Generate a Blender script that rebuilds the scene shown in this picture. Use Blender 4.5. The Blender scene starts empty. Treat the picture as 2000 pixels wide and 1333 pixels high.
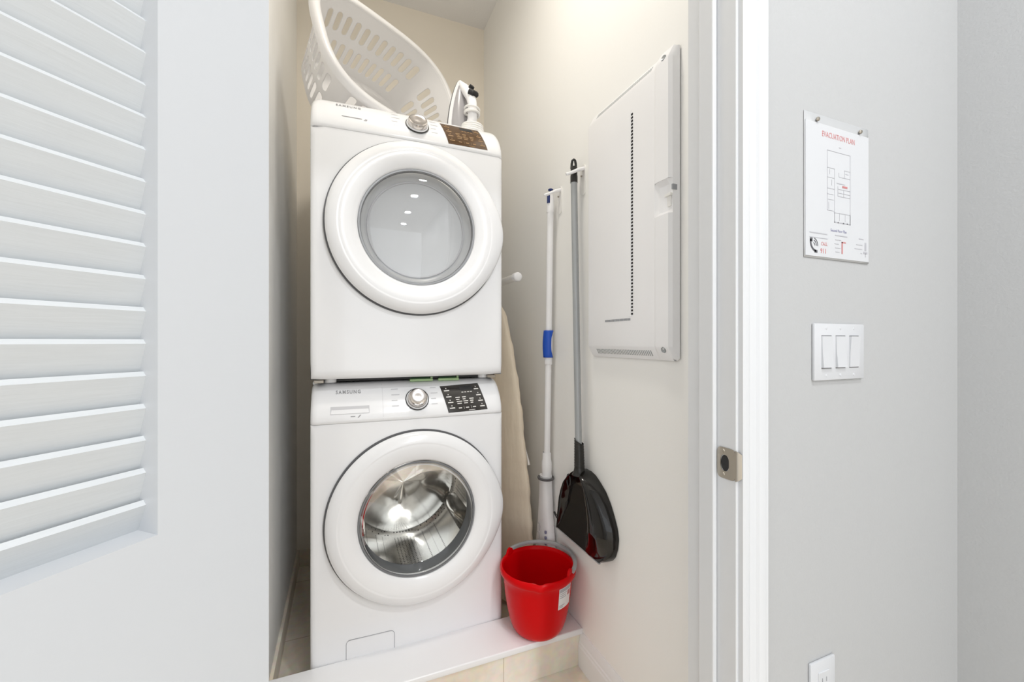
import bpy, bmesh, math, random
from mathutils import Vector, Matrix
random.seed(7)
sc = bpy.context.scene
COL = sc.collection
PI = math.pi

# ------------------------------------------------------------------ camera, world, lights, exposure
CAMZ = 1.223
cam = bpy.data.objects.new('camera', bpy.data.cameras.new('camera'))
COL.objects.link(cam)
cam.location = (0, 0, CAMZ)
cam.rotation_euler = (PI/2, 0, -math.radians(22.2))
cam.data.sensor_width = 36.0
cam.data.lens = 36.0*815.0/2000.0
cam.data.shift_y = 0.0003
cam.data.clip_start = 0.02
sc.camera = cam

w = bpy.data.worlds.new('daylight'); sc.world = w; w.use_nodes = True
w.node_tree.nodes['Background'].inputs[0].default_value = (0.93, 0.965, 1.0, 1)
w.node_tree.nodes['Background'].inputs[1].default_value = 1.70

sc.view_settings.view_transform = 'Standard'
sc.view_settings.look = 'None'
sc.view_settings.gamma = 1.0
sc.view_settings.use_curve_mapping = False
sc.view_settings.exposure = 0.0
sc.cycles.use_denoising = True
sc.cycles.max_bounces = 14
sc.cycles.diffuse_bounces = 8
sc.cycles.glossy_bounces = 6
sc.cycles.transparent_max_bounces = 12
sc.cycles.caustics_reflective = False
sc.cycles.caustics_refractive = False

HALL_LIGHTS = [(0.72, -0.50), (0.72, -1.75), (0.72, -2.95), (0.72, -4.15)]
HALL_POWER = 25.0
CLOSET_LIGHT = (0.31, 1.12)
CLOSET_POWER = 9.2
CEIL = 3.211

# ------------------------------------------------------------------ materials
def mat(name, col, rough=0.5, metal=0.0, coat=0.0, spec=0.5, noise=None, bump=None, trans=0.0):
    m = bpy.data.materials.new(name); m.use_nodes = True
    nt = m.node_tree; b = nt.nodes['Principled BSDF']
    b.inputs['Base Color'].default_value = (*col, 1)
    b.inputs['Roughness'].default_value = rough
    b.inputs['Metallic'].default_value = metal
    b.inputs['Coat Weight'].default_value = coat
    b.inputs['Coat Roughness'].default_value = 0.04
    b.inputs['Specular IOR Level'].default_value = spec
    if noise or bump:
        tc = nt.nodes.new('ShaderNodeTexCoord')
    if noise:                                   # (scale, amount, stretch)
        mp = nt.nodes.new('ShaderNodeMapping'); mp.inputs['Scale'].default_value = noise[2] if len(noise) > 2 else (1, 1, 1)
        n = nt.nodes.new('ShaderNodeTexNoise'); n.inputs['Scale'].default_value = noise[0]; n.inputs['Detail'].default_value = 4
        r = nt.nodes.new('ShaderNodeMix'); r.data_type = 'RGBA'
        a = noise[1]
        r.inputs[6].default_value = (*[c*(1-a) for c in col], 1); r.inputs[7].default_value = (*[min(1, c*(1+a)) for c in col], 1)
        nt.links.new(tc.outputs['Object'], mp.inputs[0]); nt.links.new(mp.outputs[0], n.inputs['Vector'])
        nt.links.new(n.outputs['Fac'], r.inputs[0]); nt.links.new(r.outputs[2], b.inputs['Base Color'])
    if bump:                                    # (scale, strength, distance, stretch)
        mp = nt.nodes.new('ShaderNodeMapping'); mp.inputs['Scale'].default_value = bump[3] if len(bump) > 3 else (1, 1, 1)
        n = nt.nodes.new('ShaderNodeTexNoise'); n.inputs['Scale'].default_value = bump[0]; n.inputs['Detail'].default_value = 3
        bp = nt.nodes.new('ShaderNodeBump'); bp.inputs['Strength'].default_value = bump[1]; bp.inputs['Distance'].default_value = bump[2]
        nt.links.new(tc.outputs['Object'], mp.inputs[0]); nt.links.new(mp.outputs[0], n.inputs['Vector'])
        nt.links.new(n.outputs['Fac'], bp.inputs['Height']); nt.links.new(bp.outputs['Normal'], b.inputs['Normal'])
    return m

M = {}
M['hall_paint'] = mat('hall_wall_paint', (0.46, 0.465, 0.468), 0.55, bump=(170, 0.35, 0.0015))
M['closet_paint'] = mat('closet_wall_paint', (0.87, 0.865, 0.845), 0.6, bump=(150, 0.2, 0.001))
M['closet_warm_light'] = mat('closet_paint_warm_light', (0.86, 0.805, 0.715), 0.6, bump=(150, 0.2, 0.001))  # closet paint with the warm light at the back tinted into it
M['ceiling'] = mat('ceiling_paint', (0.82, 0.82, 0.83), 0.8, bump=(90, 0.3, 0.002))
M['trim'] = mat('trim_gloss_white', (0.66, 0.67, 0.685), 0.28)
M['sill'] = mat('sill_white_paint', (0.80, 0.805, 0.82), 0.28)
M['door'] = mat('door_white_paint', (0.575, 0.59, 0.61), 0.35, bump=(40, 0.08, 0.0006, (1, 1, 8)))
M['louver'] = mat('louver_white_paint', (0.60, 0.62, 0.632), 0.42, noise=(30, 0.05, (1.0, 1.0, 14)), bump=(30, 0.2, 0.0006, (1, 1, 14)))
M['appliance'] = mat('white_enamel', (0.78, 0.785, 0.80), 0.16, coat=0.3)
M['appliance_plastic'] = mat('white_plastic', (0.78, 0.785, 0.80), 0.2, coat=0.2)
M['chrome'] = mat('brushed_chrome', (0.60, 0.565, 0.54), 0.14, metal=1.0)
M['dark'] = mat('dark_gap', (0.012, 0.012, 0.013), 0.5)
M['dark_rubber'] = mat('grey_rubber', (0.10, 0.10, 0.105), 0.4)
M['gasket'] = mat('grey_gasket', (0.16, 0.165, 0.175), 0.35)
M['shadow_grey'] = mat('grey_plastic', (0.30, 0.31, 0.33), 0.35)
M['print_grey'] = mat('grey_print', (0.30, 0.30, 0.31), 0.5)
M['print_faint'] = mat('faint_grey_print', (0.52, 0.52, 0.54), 0.5)
M['panel_black'] = mat('black_glossy_display', (0.035, 0.032, 0.03), 0.12, coat=0.5)
M['panel_brown_reflection'] = mat('display_brown_reflection', (0.085, 0.042, 0.014), 0.12, coat=0.5)  # dark display with the brown of a reflection put into its base colour
M['print_white'] = mat('white_print', (0.75, 0.73, 0.70), 0.4)
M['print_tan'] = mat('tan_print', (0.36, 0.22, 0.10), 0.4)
M['basket'] = mat('translucent_white_plastic', (0.87, 0.865, 0.865), 0.3)
_nt = M['basket'].node_tree
_t = _nt.nodes.new('ShaderNodeBsdfTranslucent'); _t.inputs[0].default_value = (0.85, 0.84, 0.84, 1)
_x = _nt.nodes.new('ShaderNodeMixShader'); _x.inputs[0].default_value = 0.32
_nt.links.new(_nt.nodes['Principled BSDF'].outputs[0], _x.inputs[1]); _nt.links.new(_t.outputs[0], _x.inputs[2])
_nt.links.new(_x.outputs[0], _nt.nodes['Material Output'].inputs['Surface'])
M['red'] = mat('red_plastic', (0.57, 0.0015, 0.0035), 0.22, spec=0.11)
M['handle_grey'] = mat('grey_handle_plastic', (0.33, 0.34, 0.35), 0.35)
M['sticker'] = mat('white_sticker', (0.78, 0.77, 0.78), 0.35)
M['white_plastic'] = mat('bright_white_plastic', (0.86, 0.86, 0.875), 0.3)
M['white_plastic_warm'] = mat('offwhite_plastic', (0.82, 0.81, 0.79), 0.35)
M['blue'] = mat('blue_plastic', (0.005, 0.075, 0.48), 0.35)
M['navy'] = mat('navy_plastic', (0.01, 0.03, 0.16), 0.35)
M['pole_grey'] = mat('grey_metal_pole', (0.36, 0.375, 0.385), 0.35, metal=0.25)
M['black'] = mat('black_gloss_plastic', (0.006, 0.005, 0.004), 0.09, spec=0.5)
M['black_matte'] = mat('black_ribbed_plastic', (0.012, 0.011, 0.009), 0.3)
M['cloth'] = mat('beige_cotton_cover', (0.93, 0.82, 0.66), 0.85, noise=(7, 0.06, (1, 3, 0.7)), bump=(9, 0.5, 0.012, (1, 4, 0.8)))
M['tile'] = None
M['steel_dull'] = mat('dull_nickel', (0.46, 0.42, 0.36), 0.32, metal=1.0)
M['plate'] = mat('wall_plate_white', (0.60, 0.61, 0.63), 0.3)
M['gap_grey'] = mat('switch_gap_grey', (0.16, 0.16, 0.165), 0.5)
M['paper'] = mat('laminated_paper', (0.61, 0.62, 0.64), 0.22)
M['laminate'] = mat('laminate_margin', (0.54, 0.545, 0.55), 0.12)
M['ink_red'] = mat('red_ink', (0.52, 0.20, 0.20), 0.5)
M['ink_grey'] = mat('grey_ink', (0.42, 0.42, 0.45), 0.5)
M['ink_dark'] = mat('dark_ink', (0.09, 0.09, 0.10), 0.5)
M['ink_blue'] = mat('blue_grey_ink', (0.20, 0.20, 0.32), 0.5)
M['green'] = mat('pale_green_plastic', (0.42, 0.60, 0.32), 0.4)
M['green_dark'] = mat('dark_green_fabric', (0.03, 0.11, 0.03), 0.6)
M['iron_grey'] = mat('grey_iron_plastic', (0.36, 0.35, 0.36), 0.25)
M['dim_inside'] = mat('grey_window_liner', (0.50, 0.51, 0.52), 0.3)
M['brown_wood'] = mat('dark_skirting', (0.28, 0.24, 0.19), 0.5)

def tile_mat():
    m = bpy.data.materials.new('beige_stone_tile'); m.use_nodes = True
    nt = m.node_tree; b = nt.nodes['Principled BSDF']; b.inputs['Roughness'].default_value = 0.35
    tc = nt.nodes.new('ShaderNodeTexCoord')
    n1 = nt.nodes.new('ShaderNodeTexNoise'); n1.inputs['Scale'].default_value = 5.5; n1.inputs['Detail'].default_value = 7
    n2 = nt.nodes.new('ShaderNodeTexNoise'); n2.inputs['Scale'].default_value = 38; n2.inputs['Detail'].default_value = 3
    r = nt.nodes.new('ShaderNodeValToRGB')
    r.color_ramp.elements[0].position = 0.32; r.color_ramp.elements[0].color = (0.80, 0.70, 0.575, 1)
    r.color_ramp.elements[1].position = 0.68; r.color_ramp.elements[1].color = (0.92, 0.86, 0.76, 1)
    mx = nt.nodes.new('ShaderNodeMix'); mx.data_type = 'RGBA'; mx.blend_type = 'MULTIPLY'; mx.inputs[0].default_value = 0.25
    nt.links.new(tc.outputs['Object'], n1.inputs['Vector']); nt.links.new(tc.outputs['Object'], n2.inputs['Vector'])
    nt.links.new(n1.outputs['Fac'], r.inputs['Fac']); nt.links.new(r.outputs['Color'], mx.inputs[6])
    nt.links.new(n2.outputs['Color'], mx.inputs[7])
    nt.links.new(mx.outputs[2], b.inputs['Base Color'])
    return m
M['tile'] = tile_mat()
M['grout'] = mat('beige_grout', (0.50, 0.43, 0.34), 0.8)

def glass_mat(name, tint, refl=1.0, base=0.04):
    m = bpy.data.materials.new(name); m.use_nodes = True
    nt = m.node_tree; nt.nodes.remove(nt.nodes['Principled BSDF'])
    out = nt.nodes['Material Output']
    t = nt.nodes.new('ShaderNodeBsdfTransparent'); t.inputs[0].default_value = (*tint, 1)
    g = nt.nodes.new('ShaderNodeBsdfGlossy'); g.inputs['Roughness'].default_value = 0.015
    f = nt.nodes.new('ShaderNodeFresnel'); f.inputs['IOR'].default_value = 1.5
    mu = nt.nodes.new('ShaderNodeMath'); mu.operation = 'MULTIPLY_ADD'; mu.inputs[1].default_value = refl; mu.inputs[2].default_value = base; mu.use_clamp = True
    mx = nt.nodes.new('ShaderNodeMixShader')
    nt.links.new(f.outputs[0], mu.inputs[0]); nt.links.new(mu.outputs[0], mx.inputs[0])
    nt.links.new(t.outputs[0], mx.inputs[1]); nt.links.new(g.outputs[0], mx.inputs[2])
    nt.links.new(mx.outputs[0], out.inputs['Surface'])
    return m
M['glass_clear'] = glass_mat('clear_door_glass', (0.95, 0.96, 0.95), 0.7, 0.0)
M['glass_grey'] = glass_mat('grey_door_glass', (0.93, 0.935, 0.94), 1.0, 0.04)

def drum_mat():
    m = mat('stainless_drum', (0.72, 0.71, 0.69), 0.18, metal=1.0)
    nt = m.node_tree; b = nt.nodes['Principled BSDF']
    tc = nt.nodes.new('ShaderNodeTexCoord')
    v = nt.nodes.new('ShaderNodeTexVoronoi'); v.inputs['Scale'].default_value = 75; v.inputs['Randomness'].default_value = 0.0
    r = nt.nodes.new('ShaderNodeValToRGB'); r.color_ramp.interpolation = 'CONSTANT'
    r.color_ramp.elements[0].color = (0.05, 0.05, 0.05, 1); r.color_ramp.elements[1].position = 0.22; r.color_ramp.elements[1].color = (0.72, 0.71, 0.69, 1)
    nt.links.new(tc.outputs['Object'], v.inputs['Vector']); nt.links.new(v.outputs['Distance'], r.inputs['Fac'])
    nt.links.new(r.outputs['Color'], b.inputs['Base Color'])
    return m
M['drum'] = drum_mat()
M['drum_plain'] = mat('stainless_plain', (0.74, 0.72, 0.69), 0.14, metal=1.0)

def emit(name, col, s):
    m = bpy.data.materials.new(name); m.use_nodes = True
    b = m.node_tree.nodes['Principled BSDF']
    b.inputs['Base Color'].default_value = (0.9, 0.9, 0.9, 1)
    b.inputs['Emission Color'].default_value = (*col, 1); b.inputs['Emission Strength'].default_value = s
    return m
M['lamp'] = emit('lamp_diffuser', (1, 0.98, 0.95), 14.0)
M['lamp_warm'] = emit('warm_lamp_diffuser', (1, 0.80, 0.58), 6.0)

# ------------------------------------------------------------------ mesh helpers
class MB:
    def __init__(self): self.bm = bmesh.new()
    def grid(self, P, close_u=False, close_v=False):
        bm = self.bm
        V = [[bm.verts.new(p) for p in row] for row in P]
        nu, nv = len(V), len(V[0])
        for i in range(nu if close_u else nu-1):
            for j in range(nv if close_v else nv-1):
                a, b, c, d = V[i][j], V[(i+1) % nu][j], V[(i+1) % nu][(j+1) % nv], V[i][(j+1) % nv]
                try: bm.faces.new((a, b, c, d))
                except ValueError: pass
        return V
    def poly(self, pts):
        return self.bm.faces.new([self.bm.verts.new(p) for p in pts])
    def box(self, lo, hi, bevel=0.0, seg=2, mtx=None):
        r = bmesh.ops.create_cube(self.bm, size=1.0)
        vs = r['verts']
        for v in vs:
            v.co = Vector([lo[k] + (v.co[k]+0.5)*(hi[k]-lo[k]) for k in range(3)])
        if bevel > 0:
            es = list({e for v in vs for e in v.link_edges})
            rb = bmesh.ops.bevel(self.bm, geom=es, offset=bevel, segments=seg, affect='EDGES', profile=0.5)
            vs = list({v for f in rb['faces'] for v in f.verts} | {v for v in vs if v.is_valid})
        if mtx is not None:
            for v in vs: v.co = mtx @ v.co
        return vs
    def lathe(self, prof, c, axis=(0, 0, 1), n=48, ref=None, caps=False):
        """prof: list of (radius, height along axis)"""
        a = Vector(axis).normalized()
        r = Vector(ref) if ref else (Vector((1, 0, 0)) if abs(a.x) < 0.9 else Vector((0, 1, 0)))
        u = (r - a*r.dot(a)).normalized(); v = a.cross(u); c = Vector(c)
        P = [[c + a*h + (u*math.cos(2*PI*k/n) + v*math.sin(2*PI*k/n))*max(rad, 1e-5) for k in range(n)] for rad, h in prof]
        V = self.grid(P, close_v=True)
        if caps:
            for row in (V[0], V[-1]):
                try: self.bm.faces.new(row)
                except ValueError: pass
    def tube(self, path, rad, n=12, close=False, caps=True, flat=None):
        """path list of points; rad number or list; flat=(su,sv) ellipse scale"""
        pts = [Vector(p) for p in path]; m = len(pts)
        rads = rad if isinstance(rad, (list, tuple)) else [rad]*m
        P = []; prev = None
        for i, p in enumerate(pts):
            t = (pts[(i+1) % m] - pts[i-1]) if close else (pts[min(i+1, m-1)] - pts[max(i-1, 0)])
            t.normalize()
            if prev is None:
                u = t.orthogonal().normalized()
            else:
                u = (prev - t*prev.dot(t)).normalized()
            prev = u; v = t.cross(u)
            su, sv = flat or (1, 1)
            P.append([p + (u*math.cos(2*PI*k/n)*su + v*math.sin(2*PI*k/n)*sv)*rads[i] for k in range(n)])
        V = self.grid(P, close_u=close, close_v=True)
        if caps and not close:
            for row in (V[0], V[-1]):
                try: self.bm.faces.new(row)
                except ValueError: pass
    def prism(self, pts, off):
        """closed outline pts extruded by vector off"""
        off = Vector(off); bm = self.bm
        a = [bm.verts.new(p) for p in pts]; b = [bm.verts.new(Vector(p)+off) for p in pts]
        bm.faces.new(a); bm.faces.new(b)
        for i in range(len(a)):
            j = (i+1) % len(a); bm.faces.new((a[i], a[j], b[j], b[i]))
    def merge(self, other, mtx=None):
        me = bpy.data.meshes.new('tmp'); other.bm.to_mesh(me)
        if mtx is not None: me.transform(mtx)
        self.bm.from_mesh(me); bpy.data.meshes.remove(me)
    def build(self, name, m, parent=None, smooth=35, recalc=True, solid=None):
        bm = self.bm
        bmesh.ops.remove_doubles(bm, verts=bm.verts, dist=1e-6)
        if recalc: bmesh.ops.recalc_face_normals(bm, faces=bm.faces)
        me = bpy.data.meshes.new(name); bm.to_mesh(me); bm.free()
        me.materials.append(m)
        if smooth:
            for p in me.polygons: p.use_smooth = True
            me.set_sharp_from_angle(angle=math.radians(smooth))
        o = bpy.data.objects.new(name, me); COL.objects.link(o)
        if parent is not None:
            o.parent = parent
            L = Vector((0, 0, 0)); q = parent
            while q is not None: L += Vector(q.location); q = q.parent
            me.transform(Matrix.Translation(-L))
        if solid:
            md = o.modifiers.new('thickness', 'SOLIDIFY'); md.thickness = solid[0]; md.offset = solid[1]
        return o

def thing(name, label, cat, loc, group=None, kind=None):
    o = bpy.data.objects.new(name, None); COL.objects.link(o)
    o.location = loc; o.empty_display_size = 0.05
    tag(o, label, cat, group, kind); return o
def tag(o, label, cat, group=None, kind=None):
    o['label'] = label; o['category'] = cat
    if group: o['group'] = group
    if kind: o['kind'] = kind
    return o
def struct(mb, name, m, label, cat, **k):
    return tag(mb.build(name, m, **k), label, cat, kind='structure')
def text_mb(s, size, origin, right, up, depth=0.0004, align='LEFT', bold=0.0, space=1.0, sx=1.0):
    cu = bpy.data.curves.new('txt', 'FONT'); cu.body = s; cu.size = size; cu.align_x = align
    cu.extrude = depth/2; cu.offset = bold; cu.space_character = space; cu.resolution_u = 2
    o = bpy.data.objects.new('txt', cu); COL.objects.link(o)
    dg = bpy.context.evaluated_depsgraph_get(); dg.update()
    me = bpy.data.meshes.new_from_object(o.evaluated_get(dg))
    bpy.data.objects.remove(o); bpy.data.curves.remove(cu)
    r = Vector(right).normalized(); u = Vector(up).normalized(); n = r.cross(u)
    Mx = Matrix((( r.x*sx, u.x, n.x, origin[0]), (r.y*sx, u.y, n.y, origin[1]), (r.z*sx, u.z, n.z, origin[2]), (0, 0, 0, 1)))
    me.transform(Mx)
    mb = MB(); mb.bm.from_mesh(me); bpy.data.meshes.remove(me)
    return mb

# ------------------------------------------------------------------ the setting
XL, XR, YB = -0.225, 0.84, 2.534          # closet left, right and back wall faces
YW, YI = 0.56, 0.675                      # hall face and closet face of the doorway wall
XJ, XJL = 0.677, -0.106                   # right and left jamb faces
XC = 1.464                                # hall corner
YH = -5.2                                 # how far the hall runs back
HEAD = 2.46                               # top of the opening

m = MB(); m.box((-3.2, YH, -0.08), (2.2, YB+0.1, 0.0))
struct(m, 'floor', M['tile'], 'beige stone tile floor of the hall and laundry closet', 'floor', smooth=0)
m = MB()
for k in range(-6, 4):
    m.box((-3.0 if k < -60 else 0.4+k*0.45-0.0015, YH, 0.0), (0.4+k*0.45+0.0015, 1.36, 0.0006))
for k in range(-11, 4):
    m.box((-3.0, 1.02+k*0.45-0.0015, 0.0), (1.464, 1.02+k*0.45+0.0015, 0.0006))
m.box((XL, 1.3634, 0.0), (XR, 1.500, 0.1205))
struct(m, 'trim_6', M['grout'], 'thin beige grout lines between the floor and riser tiles', 'grout', smooth=0)
m = MB(); m.box((-3.2, YH, CEIL), (2.2, YB+0.1, CEIL+0.08))
struct(m, 'ceiling', M['ceiling'], 'plain white ceiling over the closet', 'ceiling', smooth=0)
m = MB(); m.box((XR, YI, 0), (XR+0.1, YB+0.1, CEIL))
struct(m, 'wall_right', M['closet_paint'], 'right closet wall carrying the mop and the electrical panel', 'wall', smooth=0)
m = MB(); m.box((XL-0.1, YB, 0), (XR, YB+0.1, CEIL))
struct(m, 'wall_back', M['closet_warm_light'], 'back closet wall behind the machines, warm light tinted into its paint', 'wall', smooth=0)
m = MB(); m.box((XL-0.1, YI, 0), (XL, YB, CEIL))
struct(m, 'wall_left', M['closet_paint'], 'left closet wall beside the stacked machines', 'wall', smooth=0)
# doorway wall: right part, left part, part over the opening
m = MB()
m.box((XJ+0.018, YW, 0), (XC, YI, CEIL)); m.box((-3.2, YW, 0), (XJL-0.018, YI, CEIL)); m.box((XJL-0.018, YW, HEAD+0.018), (XJ+0.018, YI, CEIL))
struct(m, 'wall_front', M['hall_paint'], 'white textured hall wall around the closet doorway with the evacuation plan', 'wall', smooth=0)
m = MB(); m.box((XC, YH, 0), (XC+0.1, YI, CEIL))
struct(m, 'wall_hall', M['hall_paint'], 'white hall wall past the corner at the far right', 'wall', smooth=0)

def casing_profile(x0, dirx, y0):
    """casing cross-section: list of (x, y); dirx +1 runs away from the opening"""
    pr = [(0, 0), (0, 0.011), (0.004, 0.0135), (0.012, 0.0135), (0.015, 0.0115), (0.019, 0.0105), (0.032, 0.0125), (0.036, 0.0165), (0.041, 0.018), (0.052, 0.018), (0.056, 0.0155), (0.060, 0.016), (0.064, 0.0135), (0.066, 0.0)]
    return [(x0+dirx*a, y0-b) for a, b in pr]
def jamb(name, xf, d, label):
    m = MB()
    m.box((min(xf, xf+d*0.018), YW-0.001, 0), (max(xf, xf+d*0.018), YI+0.001, HEAD), 0.0012, 1)
    # stop: sits on the jamb face, towards the opening
    s0, s1 = xf-d*0.011, xf
    m.box((min(s0, s1), 0.601, 0), (max(s0, s1), 0.638, HEAD), 0.003, 2)
    pts = casing_profile(xf+d*0.005, d, YW)
    a = [Vector((x, y, 0.0)) for x, y in pts]
    m.prism(a, (0, 0, HEAD+0.066))
    return struct(m, name, M['trim'], label, 'door frame', smooth=20)
jamb('trim_1', XJ, +1, 'glossy white right door jamb and moulded casing beside the evacuation plan')
jamb('trim_2', XJL, -1, 'glossy white left door jamb and casing behind the louvred door')
m = MB(); m.box((XJL-0.018, YW-0.001, HEAD), (XJ+0.018, YI+0.001, HEAD+0.018)); m.box((XJL-0.07, YW-0.016, HEAD+0.005), (XJ+0.07, YW, HEAD+0.07), 0.003)
struct(m, 'trim_3', M['trim'], 'white head jamb over the closet doorway', 'door frame')

# curb with white sill board across the closet
m = MB(); m.box((XL, 1.352, 0.121), (XR, 1.523, 0.143), 0.004, 3)
struct(m, 'trim_4', M['sill'], 'white sill board on the tiled curb in front of the washer', 'sill')
m = MB()
for x0, x1 in ((XL, 0.0555), (0.0575, 0.5235), (0.5255, XR)):
    m.box((x0, 1.362, 0.0), (x1, 1.51, 0.121), 0.001, 1)
struct(m, 'trim_5', M['tile'], 'beige stone tile riser under the white sill board', 'curb')

def baseboard(name, pts0, nrm, h, label, mt='trim', run=(0, 1, 0)):
    a, b = Vector(pts0[0]), Vector(pts0[1]); nv = Vector(nrm)
    pr = [(0, 0), (0.015, 0), (0.015, h*0.60), (0.0125, h*0.64), (0.0125, h*0.70), (0.0095, h*0.74), (0.0095, h*0.82), (0.006, h*0.92), (0.003, h), (0, h)]
    m = MB(); m.prism([a + nv*p + Vector((0, 0, q)) for p, q in pr], b-a)
    return struct(m, name, M[mt], label, 'baseboard', smooth=20)
baseboard('baseboard_right', ((XR, YI, 0), (XR, 1.361, 0)), (-1, 0, 0), 0.128, 'moulded white baseboard on the right closet wall by the curb', 'sill')
m = MB(); m.box((XL, 1.524, 0), (XL+0.012, YB, 0.092), 0.002)
struct(m, 'baseboard_left', M['tile'], 'low tile baseboard along the left closet wall', 'baseboard')
m = MB(); m.box((XL+0.012, YB-0.012, 0), (XR, YB, 0.092), 0.002)
struct(m, 'baseboard_back', M['tile'], 'low tile baseboard along the back closet wall', 'baseboard')
baseboard('baseboard_front', ((XJ+0.075, YW, 0), (XC, YW, 0)), (0, -1, 0), 0.128, 'white baseboard of the hall wall under the outlet')

# louvred door, opened past the jamb into the hall
def louver_door():
    ang = math.radians(41.8)
    d = Vector((-math.sin(ang), -math.cos(ang), 0)); n = Vector((math.cos(ang), -math.sin(ang), 0))
    P0 = Vector((-0.072, 0.5104, 0)); W, T = 0.745, 0.035
    root = thing('door_1', 'white louvred closet door standing open at the left', 'door', P0, kind='structure')
    Mx = Matrix(((d.x, -n.x, 0, P0.x), (d.y, -n.y, 0, P0.y), (0, 0, 1, 0), (0, 0, 0, 1)))   # local: x along door, y into door, z up
    top, bot, z0, z1 = 2.30, 1.062, 0.012, 2.44
    st = 0.1045
    def part(mb, name, m, sm=30):
        r = MB(); r.merge(mb, Mx); return r.build(name, m, root, smooth=sm)
    for s0, s1 in ((0, st), (W-st, W)):
        m = MB(); m.box((s0, 0, z0), (s1, T, z1)); part(m, 'stile', M['door'])
    m = MB(); m.box((st, 0, top), (W-st, T, z1)); part(m, 'rail', M['door'])
    m = MB(); m.box((st, 0.0, 0.87), (W-st, T, bot)); part(m, 'rail', M['door'])
    m = MB(); m.box((st, 0, z0), (W-st, T, 0.22)); part(m, 'rail', M['door'])
    m = MB(); m.box((st, 0.010, 0.22), (W-st, T-0.010, 0.87)); part(m, 'panel', M['door'])
    # louvres: front nose high, tail low and deeper
    m = MB(); pitch = 0.0272; z = 1.0625
    zz = []
    while z < top-0.005:
        zz.append(z); z += pitch
    for z in zz:
        q = [(0.0185, z+0.0262), (0.0160, z+0.0235), (0.0150, z+0.0225), (0.0262, z-0.008), (0.0322, z-0.0065), (0.0212, z+0.0255)]
        q = [(y, max(bot-0.001, min(top+0.001, h))) for y, h in q]
        m.prism([(st-0.002, y, h) for y, h in q], (W-2*st+0.004, 0, 0))
    part(m, 'louver_slats', M['louver'], 25)
    return root
louver_door()

# hall downlights and the closet's own lamp (all above the frame)
def downlight(x, y, m, power, col, label, r=0.075, spread=180):
    t = thing('ceiling_light', label, 'light', (x, y, CEIL), group=None)
    a = MB(); a.lathe([(r, -0.002), (r, -0.006), (r+0.018, -0.006), (r+0.022, -0.001)], (x, y, CEIL)); a.build('light_trim', M['white_plastic'], t)
    a = MB(); a.lathe([(0.0, -0.004), (r, -0.004)], (x, y, CEIL)); a.build('diffuser', m, t)
    L = bpy.data.lights.new('lamp_light', 'AREA'); L.shape = 'DISK'; L.size = 2*r; L.energy = power; L.color = col; L.spread = math.radians(spread)
    o = bpy.data.objects.new('lamp_light', L); COL.objects.link(o); o.location = (x, y, CEIL-0.02)
for i, (x, y) in enumerate(HALL_LIGHTS):
    downlight(x, y, M['lamp'], HALL_POWER, (0.97, 0.985, 1.0), ['round hall downlight nearest the closet door', 'second hall downlight from the closet door', 'third hall downlight from the closet door', 'fourth hall downlight from the closet door'][i])
downlight(*CLOSET_LIGHT, M['lamp_warm'], CLOSET_POWER, (1, 0.95, 0.86), 'warm round ceiling light inside the laundry closet', 0.11, 165)

# ------------------------------------------------------------------ washer and dryer
BX0, BX1 = -0.097, 0.585
XC_ = 0.5*(BX0+BX1)
YF = 1.528
def front_y(x, rim=0.018):
    """front panel: gently bowed, rounded at both side edges"""
    t = (x-XC_)/(0.5*(BX1-BX0))
    e = min(x-BX0, BX1-x)
    r = 0.0
    if e < rim: r = rim - math.sqrt(max(0, rim*rim-(rim-e)**2))
    return YF - 0.010*(1-t*t) + r
def console_grid(zb, H, n=60):
    prof = [(-0.002, 0.004), (-0.0015, 0.0), (0.0, -0.0018), (0.010, -0.0028), (0.030, 0.001), (0.055, 0.012), (0.080, 0.0265), (0.100, 0.042), (0.114, 0.056), (0.124, 0.071), (0.130, 0.090), (0.132, 0.115), (0.1325, 0.16)]
    xs = sorted(set([BX0 + (BX1-BX0)*k/n for k in range(n+1)] + [BX0+q for q in (0.0005, 0.002, 0.004, 0.007)] + [BX1-q for q in (0.0005, 0.002, 0.004, 0.007)]))
    P = []
    for z, dy in prof:
        row = []
        for x in xs:
            y = front_y(x, 0.022) + dy
            e = min(x-BX0, BX1-x); R = 0.03
            drop = (R - math.sqrt(max(0, R*R-(R-e)**2)))*0.75 if e < R else 0
            row.append((x, y, zb + z - drop*max(0, (z-0.05)/0.08)))
        P.append(row)
    return P
def console_pt(u, s, zb, off=0.0006):
    """point on the leaning console face; u = x, s = height above its lower edge"""
    tab = [(0.0, -0.0018), (0.010, -0.0028), (0.030, 0.001), (0.055, 0.012), (0.080, 0.0265), (0.100, 0.042), (0.114, 0.056), (0.124, 0.071), (0.130, 0.090)]
    for (a, ya), (b, yb) in zip(tab, tab[1:]):
        if a <= s <= b:
            f = (s-a)/(b-a); dy = ya+(yb-ya)*f; sl = (yb-ya)/(b-a); break
    nrm = Vector((0, -1, sl)).normalized()
    return Vector((u, front_y(u, 0.022)+dy, zb+s)) + nrm*off, nrm

def console_patch(mb, corners, zb, off, nu=10, nv=8):
    """patch on the console: corners = (x,s) BL, BR, TR, TL"""
    P = []
    for j in range(nv+1):
        row = []
        for i in range(nu+1):
            a, b = i/nu, j/nv
            x = (1-b)*((1-a)*corners[0][0]+a*corners[1][0]) + b*((1-a)*corners[3][0]+a*corners[2][0])
            s = (1-b)*((1-a)*corners[0][1]+a*corners[1][1]) + b*((1-a)*corners[3][1]+a*corners[2][1])
            row.append(console_pt(x, s, zb, off)[0])
        P.append(row)
    mb.grid(P)

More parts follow.
